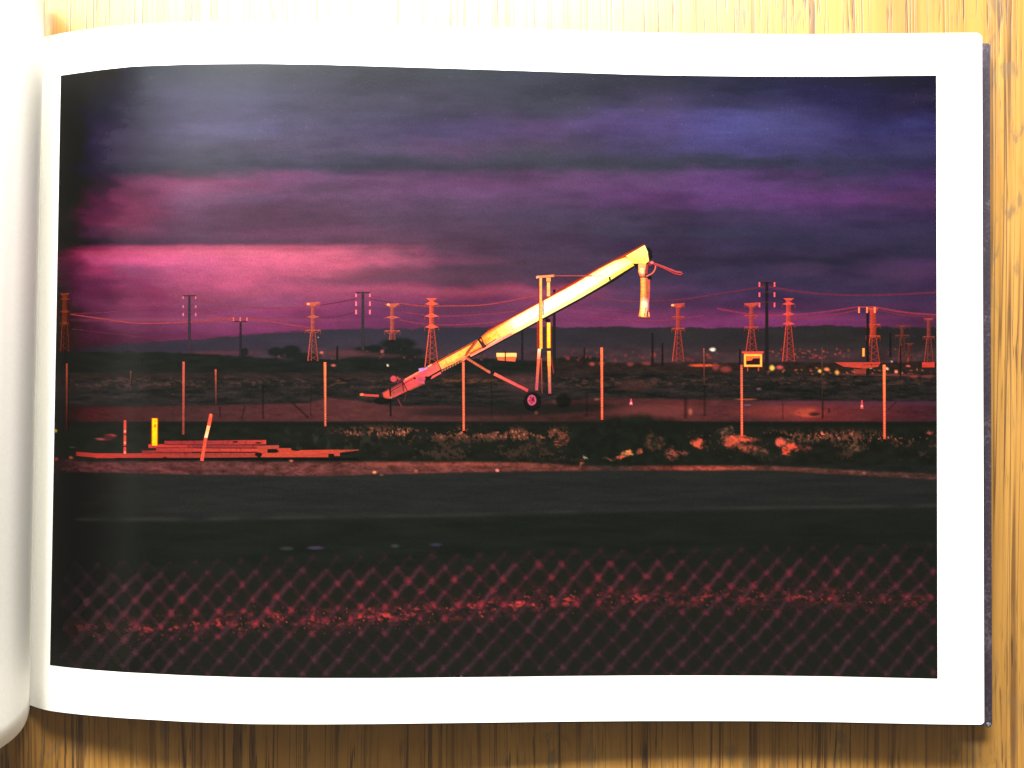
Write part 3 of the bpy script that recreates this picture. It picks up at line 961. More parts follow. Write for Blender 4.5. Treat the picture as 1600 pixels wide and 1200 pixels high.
class Ink:
    def __init__(s, layer=0, step=4e-7):
        s.p, s.c, s.l, s.f = [], [], [], []
        s.step = step
        s.lift = BASE + layer * 1e-6

    def up(s):
        s.lift += s.step

    def ribbon(s, sections, maxstep=7.0, lift=True):
        """sections: list of rows; a row is a list of (x, y, (r,g,b), alpha)"""
        if lift:
            s.up()
        full = []
        for a, b in zip(sections[:-1], sections[1:]):
            d = max(math.hypot(p[0] - q_[0], p[1] - q_[1]) for p, q_ in zip(a, b))
            k = max(1, int(math.ceil(d / maxstep)))
            for i in range(k):
                t = i / k
                full.append([(p[0] + (q_[0] - p[0]) * t, p[1] + (q_[1] - p[1]) * t, tuple(p[2][j] + (q_[2][j] - p[2][j]) * t for j in range(3)), p[3] + (q_[3] - p[3]) * t) for p, q_ in zip(a, b)])
        full.append(list(sections[-1]))
        n = len(full[0])
        o = len(s.p)
        for row in full:
            for (x, y, c, al) in row:
                s.p.append((x, y))
                s.c.append(tuple(c) + (al,))
                s.l.append(s.lift)
        for i in range(len(full) - 1):
            for j in range(n - 1):
                a = o + i * n + j
                s.f.append((a, a + n, a + n + 1, a + 1))

    def line(s, pts, w, col, a=1.0, soft=0.8, w2=None, col2=None, a2=None, lift=True):
        """soft edged stroke through pts"""
        w2 = w if w2 is None else w2
        col2 = col if col2 is None else col2
        a2 = a if a2 is None else a2
        n = len(pts)
        secs = []
        ln_ = [0]
        for i in range(1, n):
            ln_.append(ln_[-1] + math.hypot(pts[i][0] - pts[i - 1][0], pts[i][1] - pts[i - 1][1]))
        for i in range(n):
            p0, p1 = pts[max(i - 1, 0)], pts[min(i + 1, n - 1)]
            dx, dy = p1[0] - p0[0], p1[1] - p0[1]
            d = math.hypot(dx, dy) or 1
            ux, uy = -dy / d, dx / d
            t = ln_[i] / (ln_[-1] or 1)
            hw = (w + (w2 - w) * t) / 2
            c = tuple(col[j] + (col2[j] - col[j]) * t for j in range(3))
            al = a + (a2 - a) * t
            x, y = pts[i]
            offs = [(-hw - soft / 2, 0), (-max(hw - soft / 2, 0.05), al), (max(hw - soft / 2, 0.05), al), (hw + soft / 2, 0)]
            secs.append([(x + ux * k, y + uy * k, c, aa) for k, aa in offs])
        s.ribbon(secs, lift=lift)

    def blob(s, cx, cy, rx, ry, col, a=1.0, soft=0.35, n=14, jag=0.0, lift=True, seed=0):
        if lift:
            s.up()
        rr = random.Random(seed)
        o = len(s.p)
        js = [1 + jag * (rr.random() - 0.5) for _ in range(n)]
        s.p.append((cx, cy)); s.c.append(tuple(col) + (a,)); s.l.append(s.lift)
        for k, al in ((1 - soft, a), (1 + soft * 0.6, 0.0)):
            for i in range(n):
                t = 2 * math.pi * i / n
                s.p.append((cx + rx * k * js[i] * math.cos(t), cy + ry * k * js[i] * math.sin(t)))
                s.c.append(tuple(col) + (al,)); s.l.append(s.lift)
        for i in range(n):
            j = (i + 1) % n
            s.f.append((o, o + 1 + j, o + 1 + i))
            s.f.append((o + 1 + i, o + 1 + j, o + 1 + n + j, o + 1 + n + i))

    def poly(s, pts, col, a=1.0, col2=None, soft=0.7):
        """convex polygon with a soft rim"""
        s.lift += 2.5e-6
        n = len(pts)
        cx = sum(p[0] for p in pts) / n
        cy = sum(p[1] for p in pts) / n
        o = len(s.p)
        col2 = col2 or col
        s.p.append((cx, cy)); s.c.append(tuple((col[j] + col2[j]) / 2 for j in range(3)) + (a,)); s.l.append(s.lift)
        y0, y1 = min(p[1] for p in pts), max(p[1] for p in pts)
        for k, al in ((-soft / 2, a), (soft / 2, 0.0)):
            for (x, y) in pts:
                d = math.hypot(x - cx, y - cy) or 1
                t = (y - y0) / ((y1 - y0) or 1)
                s.p.append((x + (x - cx) / d * k, y + (y - cy) / d * k))
                s.c.append(tuple(col[j] + (col2[j] - col[j]) * t for j in range(3)) + (al,)); s.l.append(s.lift)
        for i in range(n):
            j = (i + 1) % n
            s.f.append((o, o + 1 + j, o + 1 + i))
            s.f.append((o + 1 + i, o + 1 + j, o + 1 + n + j, o + 1 + n + i))

    def build(s, name, label=None):
        p = np.array(s.p, float)
        # nothing may be printed beyond the picture's edge
        for _ in range(2):
            t = (p[:, 1] - 118) / 922.0
            p[:, 0] = np.clip(p[:, 0], 95 - 17 * t + 0.2, 1463 + 2 * t - 0.2)
            uu = u_of(p[:, 0], p[:, 1])
            p[:, 1] = np.clip(p[:, 1], np.interp(uu, FU, T_top) + 0.2, np.interp(uu, FU, T_bot) - 0.2)
        co = on_page(p[:, 0], p[:, 1], 0.0)
        co[:, 2] += np.array(s.l)
        c = np.array(s.c, float)
        alb = albedo(c[:, :3], p[:, 1])
        me = bpy.data.meshes.new(name)
        me.from_pydata([tuple(v) for v in co], [], s.f)
        me.update()
        me.polygons.foreach_set('use_smooth', [True] * len(me.polygons))
        at = me.color_attributes.new('ink', 'FLOAT_COLOR', 'POINT')
        at.data.foreach_set('color', np.concatenate([alb, c[:, 3:4]], -1).ravel())
        me.materials.append(M_INK)
        o = bpy.data.objects.new(name, me)
        C.objects.link(o)
        o.parent = photo
        if label:
            o['label'] = label
        return o


# --- overhead lines
k = Ink()
PK = (168, 76, 96)


def sag(pts):
    q_ = catmull(pts, 8)
    return [tuple(v) for v in q_]


for pts, w, c, a in [
    ([(110, 491), (160, 498), (215, 505), (285, 504), (330, 500), (366, 498)], 1.8, (196, 74, 84), 0.85),
    ([(112, 490), (170, 488), (240, 480), (286, 470)], 1.0, PK, 0.5),
    ([(306, 469), (360, 477), (420, 481), (478, 479)], 1.5, (176, 78, 96), 0.75),
    ([(306, 482), (370, 496), (420, 497), (480, 493)], 1.2, PK, 0.55),
    ([(388, 497), (430, 504), (484, 512)], 2.0, (190, 78, 90), 0.7),
    ([(112, 514), (200, 524), (300, 530), (380, 522), (480, 518)], 1.0, (140, 64, 84), 0.5),
    ([(306, 494), (400, 508), (480, 514)], 1.0, PK, 0.4),
    ([(500, 477), (530, 472), (556, 467)], 1.2, (104, 60, 78), 0.7),
    ([(578, 467), (600, 471), (640, 476), (668, 476)], 1.2, (130, 66, 84), 0.7),
    ([(500, 497), (530, 494), (556, 487)], 1.0, (104, 60, 78), 0.5),
    ([(625, 474), (660, 478), (700, 478), (760, 476), (838, 462)], 1.7, (214, 84, 88), 0.75),
    ([(628, 487), (660, 492), (700, 494), (760, 491), (806, 486)], 1.5, (186, 78, 96), 0.6),
    ([(625, 500), (660, 506), (700, 508), (760, 505), (790, 500)], 1.5, (190, 80, 98), 0.6),
    ([(915, 461), (960, 469), (1010, 471), (1070, 467), (1130, 458), (1196, 448)], 1.6, (160, 74, 98), 0.7),
    ([(1010, 472), (1080, 467), (1140, 457), (1196, 447)], 3.2, (126, 62, 88), 0.45),
    ([(1200, 448), (1250, 456), (1310, 461), (1380, 461), (1464, 457)], 3.4, (136, 62, 86), 0.65),
    ([(890, 480), (940, 486), (1000, 487), (1050, 486)], 1.2, (150, 70, 98), 0.5),
    ([(878, 484), (930, 496), (990, 501), (1048, 500), (1100, 493)], 1.8, (166, 74, 104), 0.6),
    ([(1120, 482), (1180, 492), (1240, 492), (1290, 487), (1344, 479)], 2.4, (190, 70, 104), 0.6),
    ([(1240, 499), (1290, 494), (1344, 484)], 3.0, (176, 66, 100), 0.5),
    ([(1368, 480), (1400, 486), (1430, 490), (1464, 492)], 3.0, (178, 72, 92), 0.7),
    ([(1370, 484), (1410, 492), (1464, 496)], 2.0, (160, 66, 86), 0.5),
    ([(870, 462), (892, 470), (915, 478)], 1.0, (150, 74, 88), 0.4),
]:
    k.line(sag(pts), w, c, a, 1.0)
k.build('power_lines', 'thin glowing power lines sagging across the printed sky')['kind'] = 'stuff'


# --- lattice pylons
def pylon(x, ytop, ybase, arms, col, hb, hw=3.4, label=None, style=0, dim=1.0, knot=None):
    k = Ink(12)
    c = col
    a = dim
    cd = tuple(v * 0.80 for v in col)
    split = arms[-1][0] + 3
    # solid upper mast
    k.ribbon([[(x - hw, ytop, c, 0.0), (x - hw + 0.9, ytop, c, a * 0.9), (x + hw - 0.9, ytop, cd, a * 0.75), (x + hw, ytop, cd, 0.0)],
              [(x - hw - 0.6, split, c, 0.0), (x - hw + 0.3, split, c, a * 0.8), (x + hw - 0.3, split, cd, a * 0.6), (x + hw + 0.6, split, cd, 0.0)]])
    for (ya, half, tri) in arms:
        for sgn in (-1, 1):
            if tri:
                k.poly([(x + sgn * half, ya + 0.2), (x, ya - tri), (x, ya + 2.4)], c, a)
            else:
                k.line([(x, ya), (x + sgn * half, ya)], 1.6, c, a * 0.85)
                k.line([(x + sgn * hw, ya + 5), (x + sgn * half, ya)], 1.0, c, a * 0.6)
            k.line([(x + sgn * half, ya), (x + sgn * half, ya + 6)], 1.0, tuple(0.85 * v for v in c), a * 0.6)
    if style == 1:       # flat flared head
        k.poly([(x - arms[0][1] - 1, ytop), (x + arms[0][1] + 1, ytop - 1.5), (x + hw, ytop + 5.5), (x - hw, ytop + 5.5)], c, a)
    else:
        k.poly([(x - 8.5, ytop), (x + 8.5, ytop), (x + hw, ytop + 3.6), (x - hw, ytop + 3.6)], c, a)
    # spreading legs with bracing
    steps = max(3, int((ybase - split) / 8))
    prev = None
    for i in range(steps + 1):
        t = i / steps
        y = split + (ybase - split) * t
        half = hw + (hb - hw) * t
        if prev:
            py_, ph = prev
            k.line([(x - ph, py_), (x - half, y)], 1.3, c, a)
            k.line([(x + ph, py_), (x + half, y)], 1.3, cd, a)
            k.line([(x - ph, py_), (x + half, y)], 0.7, cd, a * 0.7)
            k.line([(x + ph, py_), (x - half, y)], 0.7, cd, a * 0.7)
            k.line([(x - ph * 0.3, py_), (x - half * 0.3, y)], 1.1, c, a * 0.5)
        prev = (y, half)
    if knot:
        k.blob(knot[0], knot[1], 2.6, 1.9, (255, 200, 140))
    return k.build('lattice_pylon', label)


OR = (214, 98, 84)
pylon(101.5, 458, 549, [(467, 8, 3), (487, 8, 3), (505, 7, 3)], (150, 64, 40), 6.5, 4.2, 'dim orange pylon at the left edge of the print')
pylon(489, 473, 564, [(475, 12, 0), (495, 10, 3), (516, 12, 0)], OR, 8, 3.2, 'orange pylon left of the tall dark pole', 1, knot=(482, 475))
pylon(613, 475, 531, [(476, 11, 0), (496, 12, 3), (517, 12, 0)], OR, 4.5, 3.2, 'orange pylon rising behind the round dark tree', 1, knot=(607, 476))
pylon(674.5, 466, 574, [(475, 11, 5), (494, 11, 5), (511, 11, 5)], (246, 104, 78), 10.5, 3.8, 'tallest orange pylon beside the foot of the conveyor')
pylon(1059.5, 475, 565, [(477, 10, 0), (495, 10, 0), (513, 10, 0)], (222, 84, 72), 9, 3.4, 'orange pylon just right of the loading spout', 1, knot=(1051, 477))
pylon(1174, 474, 553, [(476, 11, 0), (493, 11, 0), (511, 11, 0)], (222, 84, 74), 9, 3.4, 'orange pylon standing behind the framed sign', 1)
pylon(1232, 466, 565, [(475, 10, 4), (491, 10, 4), (506, 10, 4)], (240, 88, 78), 9.5, 4.0, 'orange pylon right of the tall pole with insulators')
pylon(1364, 481, 567, [(482, 7, 0), (507, 11, 0), (525, 11, 0)], (236, 86, 66), 10, 4.8, 'broad orange pylon behind the dark pole at right')
pylon(1409.5, 508, 567, [(509, 12, 0), (524, 11, 0)], (146, 72, 66), 6, 2.6, 'faint distant pylon at right', dim=0.75)
pylon(1451, 497, 567, [(499, 7, 0), (526, 9, 0)], (178, 80, 74), 7, 3.0, 'faint tall pylon at the right edge of the print', dim=0.9)
pylon(1421, 536, 567, [(538, 3, 0)], (130, 66, 60), 4, 1.6, 'tiny faint pylon at right', dim=0.65)


# --- dark poles
def pole(x, y0, y1, w, col, arm=None, ins=None, label=None, a=1.0, ic=(236, 120, 120)):
    k = Ink(40)
    k.line([(x, y0), (x, y1)], w * 0.85, col, a, 1.0, w2=w * 1.15)
    if arm:
        k.line([(x - arm, y0 + 1), (x + arm, y0 + 1)], 1.5, col, a)
    for (ix, iy, ih) in ins or []:
        k.line([(ix, iy), (ix, iy + ih)], 2.2, ic, 0.9, 1.2)
        k.line([(ix, iy), (x, iy - 1)], 0.8, tuple(0.6 * v for v in ic), 0.35)
    return k.build('power_pole', label)


pole(296, 461, 548, 4.0, (66, 54, 62), 10, [(286.5, 463, 4), (306, 463, 4), (286.5, 477, 4), (306, 477, 4), (286.5, 489, 5), (306, 489, 5)], 'dark pole with pink insulators at left', ic=(240, 132, 140))
pole(376, 503, 556, 3.2, (50, 44, 48), None, [], 'short dark pole with three red insulators')
k = Ink(46)
k.line([(363, 502), (388, 502)], 1.5, (80, 50, 58))
for x in (365, 375.5, 386):
    k.line([(x, 496), (x, 502)], 2.2, (240, 110, 96))
k.build('crossarm')
pole(567, 456, 548, 4.2, (62, 56, 60), 11, [(556.5, 459, 5), (578, 459, 5), (556.5, 471, 7), (578, 471, 7), (556.5, 484, 7), (578, 484, 7)], 'tall dark pole between two orange pylons', ic=(255, 150, 160))
pole(1198, 440, 578, 4.6, (46, 40, 42), 10, [(1186.5, 441, 7), (1210, 441, 7), (1186.5, 457, 7), (1210, 457, 7), (1186.5, 473, 7), (1210, 473, 7)], 'tallest dark pole with six insulators right of the sign', ic=(255, 128, 130))
pole(866, 452, 592, 4.2, (46, 42, 42), None, [], 'dark pole behind the conveyor mast')
pole(816, 515, 562, 3.2, (46, 44, 46), a=0.8, label='dark pole behind the conveyor')
pole(1019.5, 520, 572, 3.4, (44, 40, 42), a=0.8, label='dark pole below the loading spout')
pole(1035, 536, 572, 3.0, (42, 40, 40), a=0.8, label='short dark pole left of a pylon')
pole(913, 543, 568, 2.2, (44, 42, 40), a=0.8, label='small dark pole right of the mast')
pole(527, 541, 562, 3.0, (42, 40, 42), a=0.9, label='stubby dark pole among the far roofs')
pole(1156, 545, 572, 2.4, (42, 38, 38), a=0.8, label='short dark pole left of the sign')
pole(1391, 520, 558, 3.0, (40, 40, 40), a=0.6, label='dim pole in front of the right hills')
pole(1407, 540, 590, 2.4, (38, 40, 40), a=0.6, label='dim pole beside the low red building')
pole(1355.5, 488, 586, 4.0, (38, 40, 38), None, [], 'black pole in front of the broad pylon')
k = Ink(46)
k.line([(1341, 480), (1368, 479.5)], 1.4, (226, 90, 84), 0.8)
for x in (1342, 1354.5, 1366.5):
    k.line([(x, 480), (x, 489)], 2.6, (255, 160, 116))
k.build('crossarm')

# --- distant buildings, trailer, sign
k = Ink(50)
k.poly([(1304, 566), (1376, 566), (1372, 573), (1350, 576), (1318, 573)], (218, 78, 64))
for x in (1318, 1327, 1338, 1349, 1361):
    k.line([(x, 566.5), (x + 1, 572)], 0.9, (120, 44, 40), 0.7, 0.6)
k.line([(1310, 569.5), (1374, 569.5)], 0.8, (150, 54, 46), 0.6, 0.6)
k.build('building', 'long low red roofed building')
k = Ink(50)
k.poly([(1440.5, 566), (1460, 566), (1460, 574), (1440.5, 574)], (230, 72, 62))
k.poly([(1333, 577), (1353, 577), (1353, 584), (1337, 584)], (170, 72, 60), 0.85)
k.build('building', 'small red shed at the right edge')
k = Ink(50)
k.line([(1349, 544), (1349, 557)], 3.2, (255, 196, 84), 1, 1.4)  # upright yellow lamp of the printed scene
k.build('tall_lamp', 'tall yellow lamp by the black pole')
k = Ink(50)
k.poly([(775.5, 551.5), (807, 551.5), (807, 558), (776, 558)], (255, 236, 130))
k.poly([(776, 557.5), (807, 557.5), (805, 565), (778, 563)], (242, 120, 76))
k.line([(789.5, 549), (789.5, 565)], 1.6, (60, 36, 30))
k.build('trailer', 'yellow and orange boxy trailer under the conveyor')
k = Ink(50)
k.line([(1159, 550.5), (1193, 550.5)], 3.0, (240, 84, 76))
k.poly([(1162, 552), (1191, 552), (1191, 573.5), (1162, 573.5)], (240, 120, 70))
k.poly([(1166, 560), (1187, 560), (1187, 570), (1166, 570)], (60, 36, 40), 0.95)
k.poly([(1166, 557), (1180, 557), (1174, 563), (1166, 564)], (250, 130, 60), 0.9)
for p0, p1 in [((1163, 555), (1190, 555)), ((1164, 554), (1164, 572)), ((1189, 554), (1189, 572)), ((1163, 571.3), (1190, 571.3))]:
    k.line([p0, p1], 2.6, (255, 226, 90))
k.line([(1168, 573), (1168, 580)], 1.8, (200, 80, 70))
k.line([(1185, 573), (1185, 580)], 1.8, (210, 84, 74))
k.build('sign', 'yellow framed sign on two legs')

# --- the conveyor
k = Ink(60)
# back halo of the over-bright beam
k.ribbon([[(760, 515, (170, 40, 20), 0.0), (762, 518, (220, 70, 30), 0.9), (768, 530, (240, 120, 50), 0.9)],
          [(850, 465, (170, 40, 20), 0.0), (852, 468, (230, 80, 30), 1.0), (858, 480, (240, 120, 50), 0.9)],
          [(936, 415.5, (170, 40, 20), 0.0), (938, 419, (230, 80, 30), 1.0), (944, 430, (240, 120, 50), 0.9)],
          [(1006, 380, (150, 40, 20), 0.0), (1007, 382.5, (220, 90, 30), 0.9), (1010, 392, (240, 120, 50), 0.9)]])
# dark underside
k.line([(735, 558.0), (800, 522.5), (861, 491), (911, 464), (960, 436), (989, 416)], 4.2, (38, 32, 24), 0.95, 1.0)


def beam(st):
    rows_ = []
    for (xt, yt, xb, yb_, ct, cm, cb) in st:
        row = []
        for f, c, a in ((-0.04, ct, 0.0), (0.03, ct, 1), (0.08, ct, 1), (0.20, cm, 1), (0.66, cm, 1), (0.82, cb, 1), (0.97, cb, 1), (1.04, cb, 0.0)):
            row.append((xt + (xb - xt) * f, yt + (yb_ - yt) * f, c, a))
        rows_.append(row)
    k.ribbon(rows_)


Rd = (226, 84, 76)
beam([(597, 614, 601, 624, (190, 80, 70), Rd, (230, 90, 84)), (612, 605, 617, 620.5, (120, 60, 56), (186, 78, 76), (220, 84, 80)), (629, 597, 636, 611, (150, 64, 60), (196, 80, 78), (224, 90, 84))])
beam([(629.5, 594, 637, 610.5, (255, 150, 120), (240, 84, 84), (240, 88, 86)), (650, 582.5, 658, 600, (255, 150, 110), (246, 92, 94), (236, 90, 92)),
      (661, 577, 668, 589, (240, 110, 90), (246, 98, 100), (246, 104, 104)), (683, 564.5, 689, 577, (250, 110, 80), (250, 112, 96), (250, 116, 100))])
beam([(683.5, 564.2, 690, 577, (240, 100, 60), (255, 206, 96), (255, 190, 100)), (705, 553, 711, 567, (240, 110, 60), (255, 232, 108), (255, 190, 90)), (726, 541.5, 733, 555, (240, 110, 60), (255, 216, 92), (255, 170, 80)),
      (746, 530.5, 755, 545, (240, 120, 60), (255, 196, 84), (250, 130, 70))])
beam([(748, 529.5, 762, 542, (235, 110, 60), (255, 160, 74), (255, 180, 120)), (760, 519.5, 771, 537.5, (250, 130, 60), (255, 222, 76), (255, 220, 150)), (785, 505.5, 796, 525, (255, 190, 90), (255, 250, 150), (255, 226, 130)),
      (800, 497.3, 811, 517, (255, 240, 170), (255, 255, 240), (255, 250, 190)), (850, 470, 861, 490, (255, 250, 220), (255, 255, 250), (255, 253, 200)), (900, 443, 911, 463, (255, 250, 226), (255, 255, 250), (255, 253, 190)),
      (935, 421, 945, 443, (255, 240, 150), (255, 255, 240), (255, 250, 150)), (960, 408, 968, 428.5, (255, 246, 150), (255, 255, 236), (255, 246, 120)), (978, 402, 991, 414.5, (255, 240, 120), (255, 255, 190), (255, 240, 100))])
# seams and edge lines
k.line([(683.5, 565), (689.5, 578)], 1.2, (176, 50, 50), 0.9)
k.line([(600, 617), (612, 611), (648, 590)], 1.0, (90, 40, 44), 0.6)
k.line([(629, 597), (630.5, 612)], 1.4, (90, 40, 44), 0.9)
k.line([(609.5, 605), (610.5, 650)], 2.6, (36, 38, 36), 0.75, 1.2)
k.line([(655, 582), (683, 566.5), (747, 531.5)], 1.0, (190, 60, 50), 0.9)
k.line([(752, 528), (757, 540)], 1.6, (120, 50, 40), 0.9)
k.line([(747, 531), (752, 527)], 2.2, (60, 36, 34), 0.9)
k.line([(727, 556), (745, 533)], 3.0, (226, 84, 66), 0.95)
k.line([(728, 551), (741, 535)], 1.0, (120, 40, 40), 0.8)
k.line([(734, 553), (764, 537), (775, 530)], 1.2, (150, 50, 44), 0.8)
k.line([(735, 556.5), (770, 538), (800, 521.5)], 2.6, (255, 176, 150), 0.95)
k.line([(952, 432.5), (953.5, 438)], 2.6, (60, 50, 26))
k.line([(924, 431.5), (945, 431)], 0.9, (255, 220, 120), 0.8)
rq = random.Random(21)
for i in range(15):          # panel seams and scuffs along the tube
    t = i / 14
    x, y = 695 + 280 * t, 561 - 157 * t
    k.line([(x, y), (x + 7.5, y + 13)], 0.8, (200, 120, 50), 0.30, 0.8)
for i in range(22):
    t = rq.random()
    x, y = 690 + 270 * t + rq.uniform(0, 6), 565 - 148 * t + rq.uniform(2, 12)
    k.line([(x, y), (x + rq.uniform(4, 12), y - rq.uniform(2, 6))], 1.0, (190, 110, 50), 0.28, 0.9)
# lower rails, guard box and the feed end
k.line([(673, 591), (689, 582)], 3.0, (246, 112, 106))
k.line([(640, 610), (660, 600.5)], 1.6, (170, 90, 80), 0.9)
k.poly([(652, 588), (663.5, 588), (663.5, 600.5), (652, 599)], (226, 88, 108))
k.poly([(664, 588), (676, 588.5), (671, 592.5), (665, 594)], (34, 32, 32))
k.blob(648, 591, 1.8, 1.8, (70, 30, 34))
k.poly([(654, 576), (668, 572.5), (671, 570.5), (667, 576.5), (655.5, 582)], (222, 158, 226))
k.line([(669, 573), (675, 569.5)], 2.6, (255, 180, 130))
k.blob(615, 592, 5.2, 5.0, (232, 86, 92), soft=0.2, jag=0.12)
k.line([(620, 589), (626, 594)], 3.4, (190, 74, 80))
k.line([(620, 598), (632, 592)], 3.6, (112, 54, 64), 0.95)
k.line([(626, 589), (631, 600)], 1.6, (96, 50, 60), 0.9)
k.poly([(600, 614), (608, 610), (609, 620), (601, 621)], (240, 90, 74))
k.blob(597, 626, 12, 5.0, (32, 36, 33), 0.95, 0.3)
k.line([(564, 616.5), (574, 617.6), (592, 618.5)], 3.6, (226, 84, 74))
k.blob(565.5, 616.5, 3.4, 2.2, (246, 130, 84))
k.line([(608, 621), (613, 621.5)], 3.0, (200, 120, 104), 0.9)
k.line([(622, 624), (628, 636)], 1.4, (150, 66, 74), 0.8)
k.line([(634, 616), (632, 628)], 1.2, (110, 60, 64), 0.7)
for i in range(9):
    x = 690.5 + i * 4.1
    k.line([(x, 581 - i * 2.1), (x + 2.0, 577.8 - i * 2.1)], 2.4, (200, 118, 96), 0.95)
k.line([(722, 563.5), (729, 558.5)], 3.4, (255, 140, 110))
# head box
k.poly([(978, 400), (1007, 383.3), (1012, 396), (1014, 408), (1009, 411.8), (988, 412)], (255, 252, 190), col2=(255, 244, 110))
k.line([(979, 409), (1008, 410.5)], 2.4, (255, 255, 226))
k.line([(1007, 384), (1012, 396)], 1.4, (255, 252, 190))
k.line([(993, 399.5), (995.5, 402.5)], 2.2, (150, 90, 30))
k.poly([(1010, 387), (1015, 387), (1018, 392), (1019.5, 401), (1015.5, 406), (1013, 396)], (34, 30, 32))
k.poly([(990, 413), (998, 412.5), (997, 421), (993, 418)], (50, 38, 34))
k.build('conveyor', 'long bright grain conveyor tilted up to the right')

k = Ink(125)
k.line([(838, 433), (866, 431)], 3.4, (255, 178, 104))
k.line([(864, 431), (890, 431.2), (925, 431)], 1.5, (220, 100, 92), 0.9)
k.line([(838, 434.5), (842, 432)], 3.0, (255, 200, 170))
k.line([(840.5, 503), (840.5, 545)], 3.4, (176, 60, 60), 0.9)
k.line([(844.8, 434), (844.8, 470)], 3.8, (255, 214, 110))
k.line([(842.3, 434), (842.3, 545)], 1.2, (190, 60, 36), 0.8)
k.line([(845, 470), (845.3, 545)], 4.2, (255, 214, 104), 1, 1.0, col2=(255, 214, 70))
k.line([(848.6, 470), (848.6, 492)], 1.6, (90, 60, 30), 0.8)
k.line([(842.8, 545), (841.5, 562)], 4.8, (255, 246, 214), 1, 1.0, col2=(255, 160, 90))
k.line([(841.5, 561), (838.3, 610)], 4.4, (250, 124, 84), 1, 1.0, col2=(220, 92, 104))
k.line([(845.5, 560), (847, 615)], 2.0, (226, 94, 70), 0.95, 0.8, col2=(120, 66, 58))
k.line([(857, 434), (857, 440)], 6.6, (255, 200, 110))
k.line([(857, 441), (857.0, 463)], 4.8, (255, 226, 120), 1)
k.line([(857.2, 504), (857.4, 544)], 5.0, (255, 244, 96), 1, 1.0, col2=(255, 236, 60))
k.line([(854.0, 504), (854.0, 544)], 1.0, (220, 90, 30), 0.8)
k.line([(861.0, 504), (861.0, 544)], 1.2, (190, 60, 40), 0.8)
k.line([(852.5, 498), (858.5, 502)], 5.5, (40, 34, 30))
k.line([(857.6, 548.5), (858, 572)], 5.2, (255, 230, 90), 1, 1.0, col2=(255, 170, 80))
k.line([(858, 571), (859, 615)], 4.4, (255, 170, 84), 1, 1.0, col2=(210, 92, 104))
k.line([(861.5, 560), (865, 584)], 1.8, (160, 62, 60), 0.85)
k.build('support_mast', 'pair of bright yellow support masts')

k = Ink(120)
n_h = 11
for i in range(n_h):
    t = i / n_h
    x, y = 730 + 34 * t, 560 + 21 * t
    k.line([(x - 1.4, y - 1.8), (x + 1.2, y + 2.8)], 1.9, (240, 124, 84), 0.95, 0.7)
k.line([(729, 558), (766, 581)], 1.0, (236, 110, 90), 0.8)
k.poly([(761, 577), (766, 580), (766.5, 583.5), (763, 583)], (234, 110, 100))
k.line([(772, 584), (800, 598), (825, 610.5)], 4.8, (246, 118, 96), 1, 0.9, col2=(232, 84, 90))
k.line([(790, 588), (832, 608)], 2.4, (110, 66, 66), 0.6, 1.6)
k.build('wheel_strut', 'pink diagonal strut reaching down to the wheel')

k = Ink(132)
k.blob(832, 627, 13.5, 14.5, (30, 34, 32), 0.96, 0.18, 22)
k.blob(880, 626, 12, 10, (34, 36, 34), 0.8, 0.3, 18)
k.blob(831, 625.2, 7.0, 8.4, (232, 104, 132), 1, 0.14, 18)
k.blob(831, 625.2, 4.6, 5.6, (206, 72, 98), 0.8, 0.3, 14)
k.blob(832.5, 624.5, 2.2, 2.6, (150, 30, 44), 1, 0.3, 10)
for t in range(5):
    a_ = t * 2 * math.pi / 5 + 0.4
    k.blob(831 + 4.4 * math.cos(a_), 625 + 5.4 * math.sin(a_), 1.0, 1.1, (110, 40, 60), 0.9, 0.3, 8)
k.build('wheel', 'dark tyre with a pink hub')

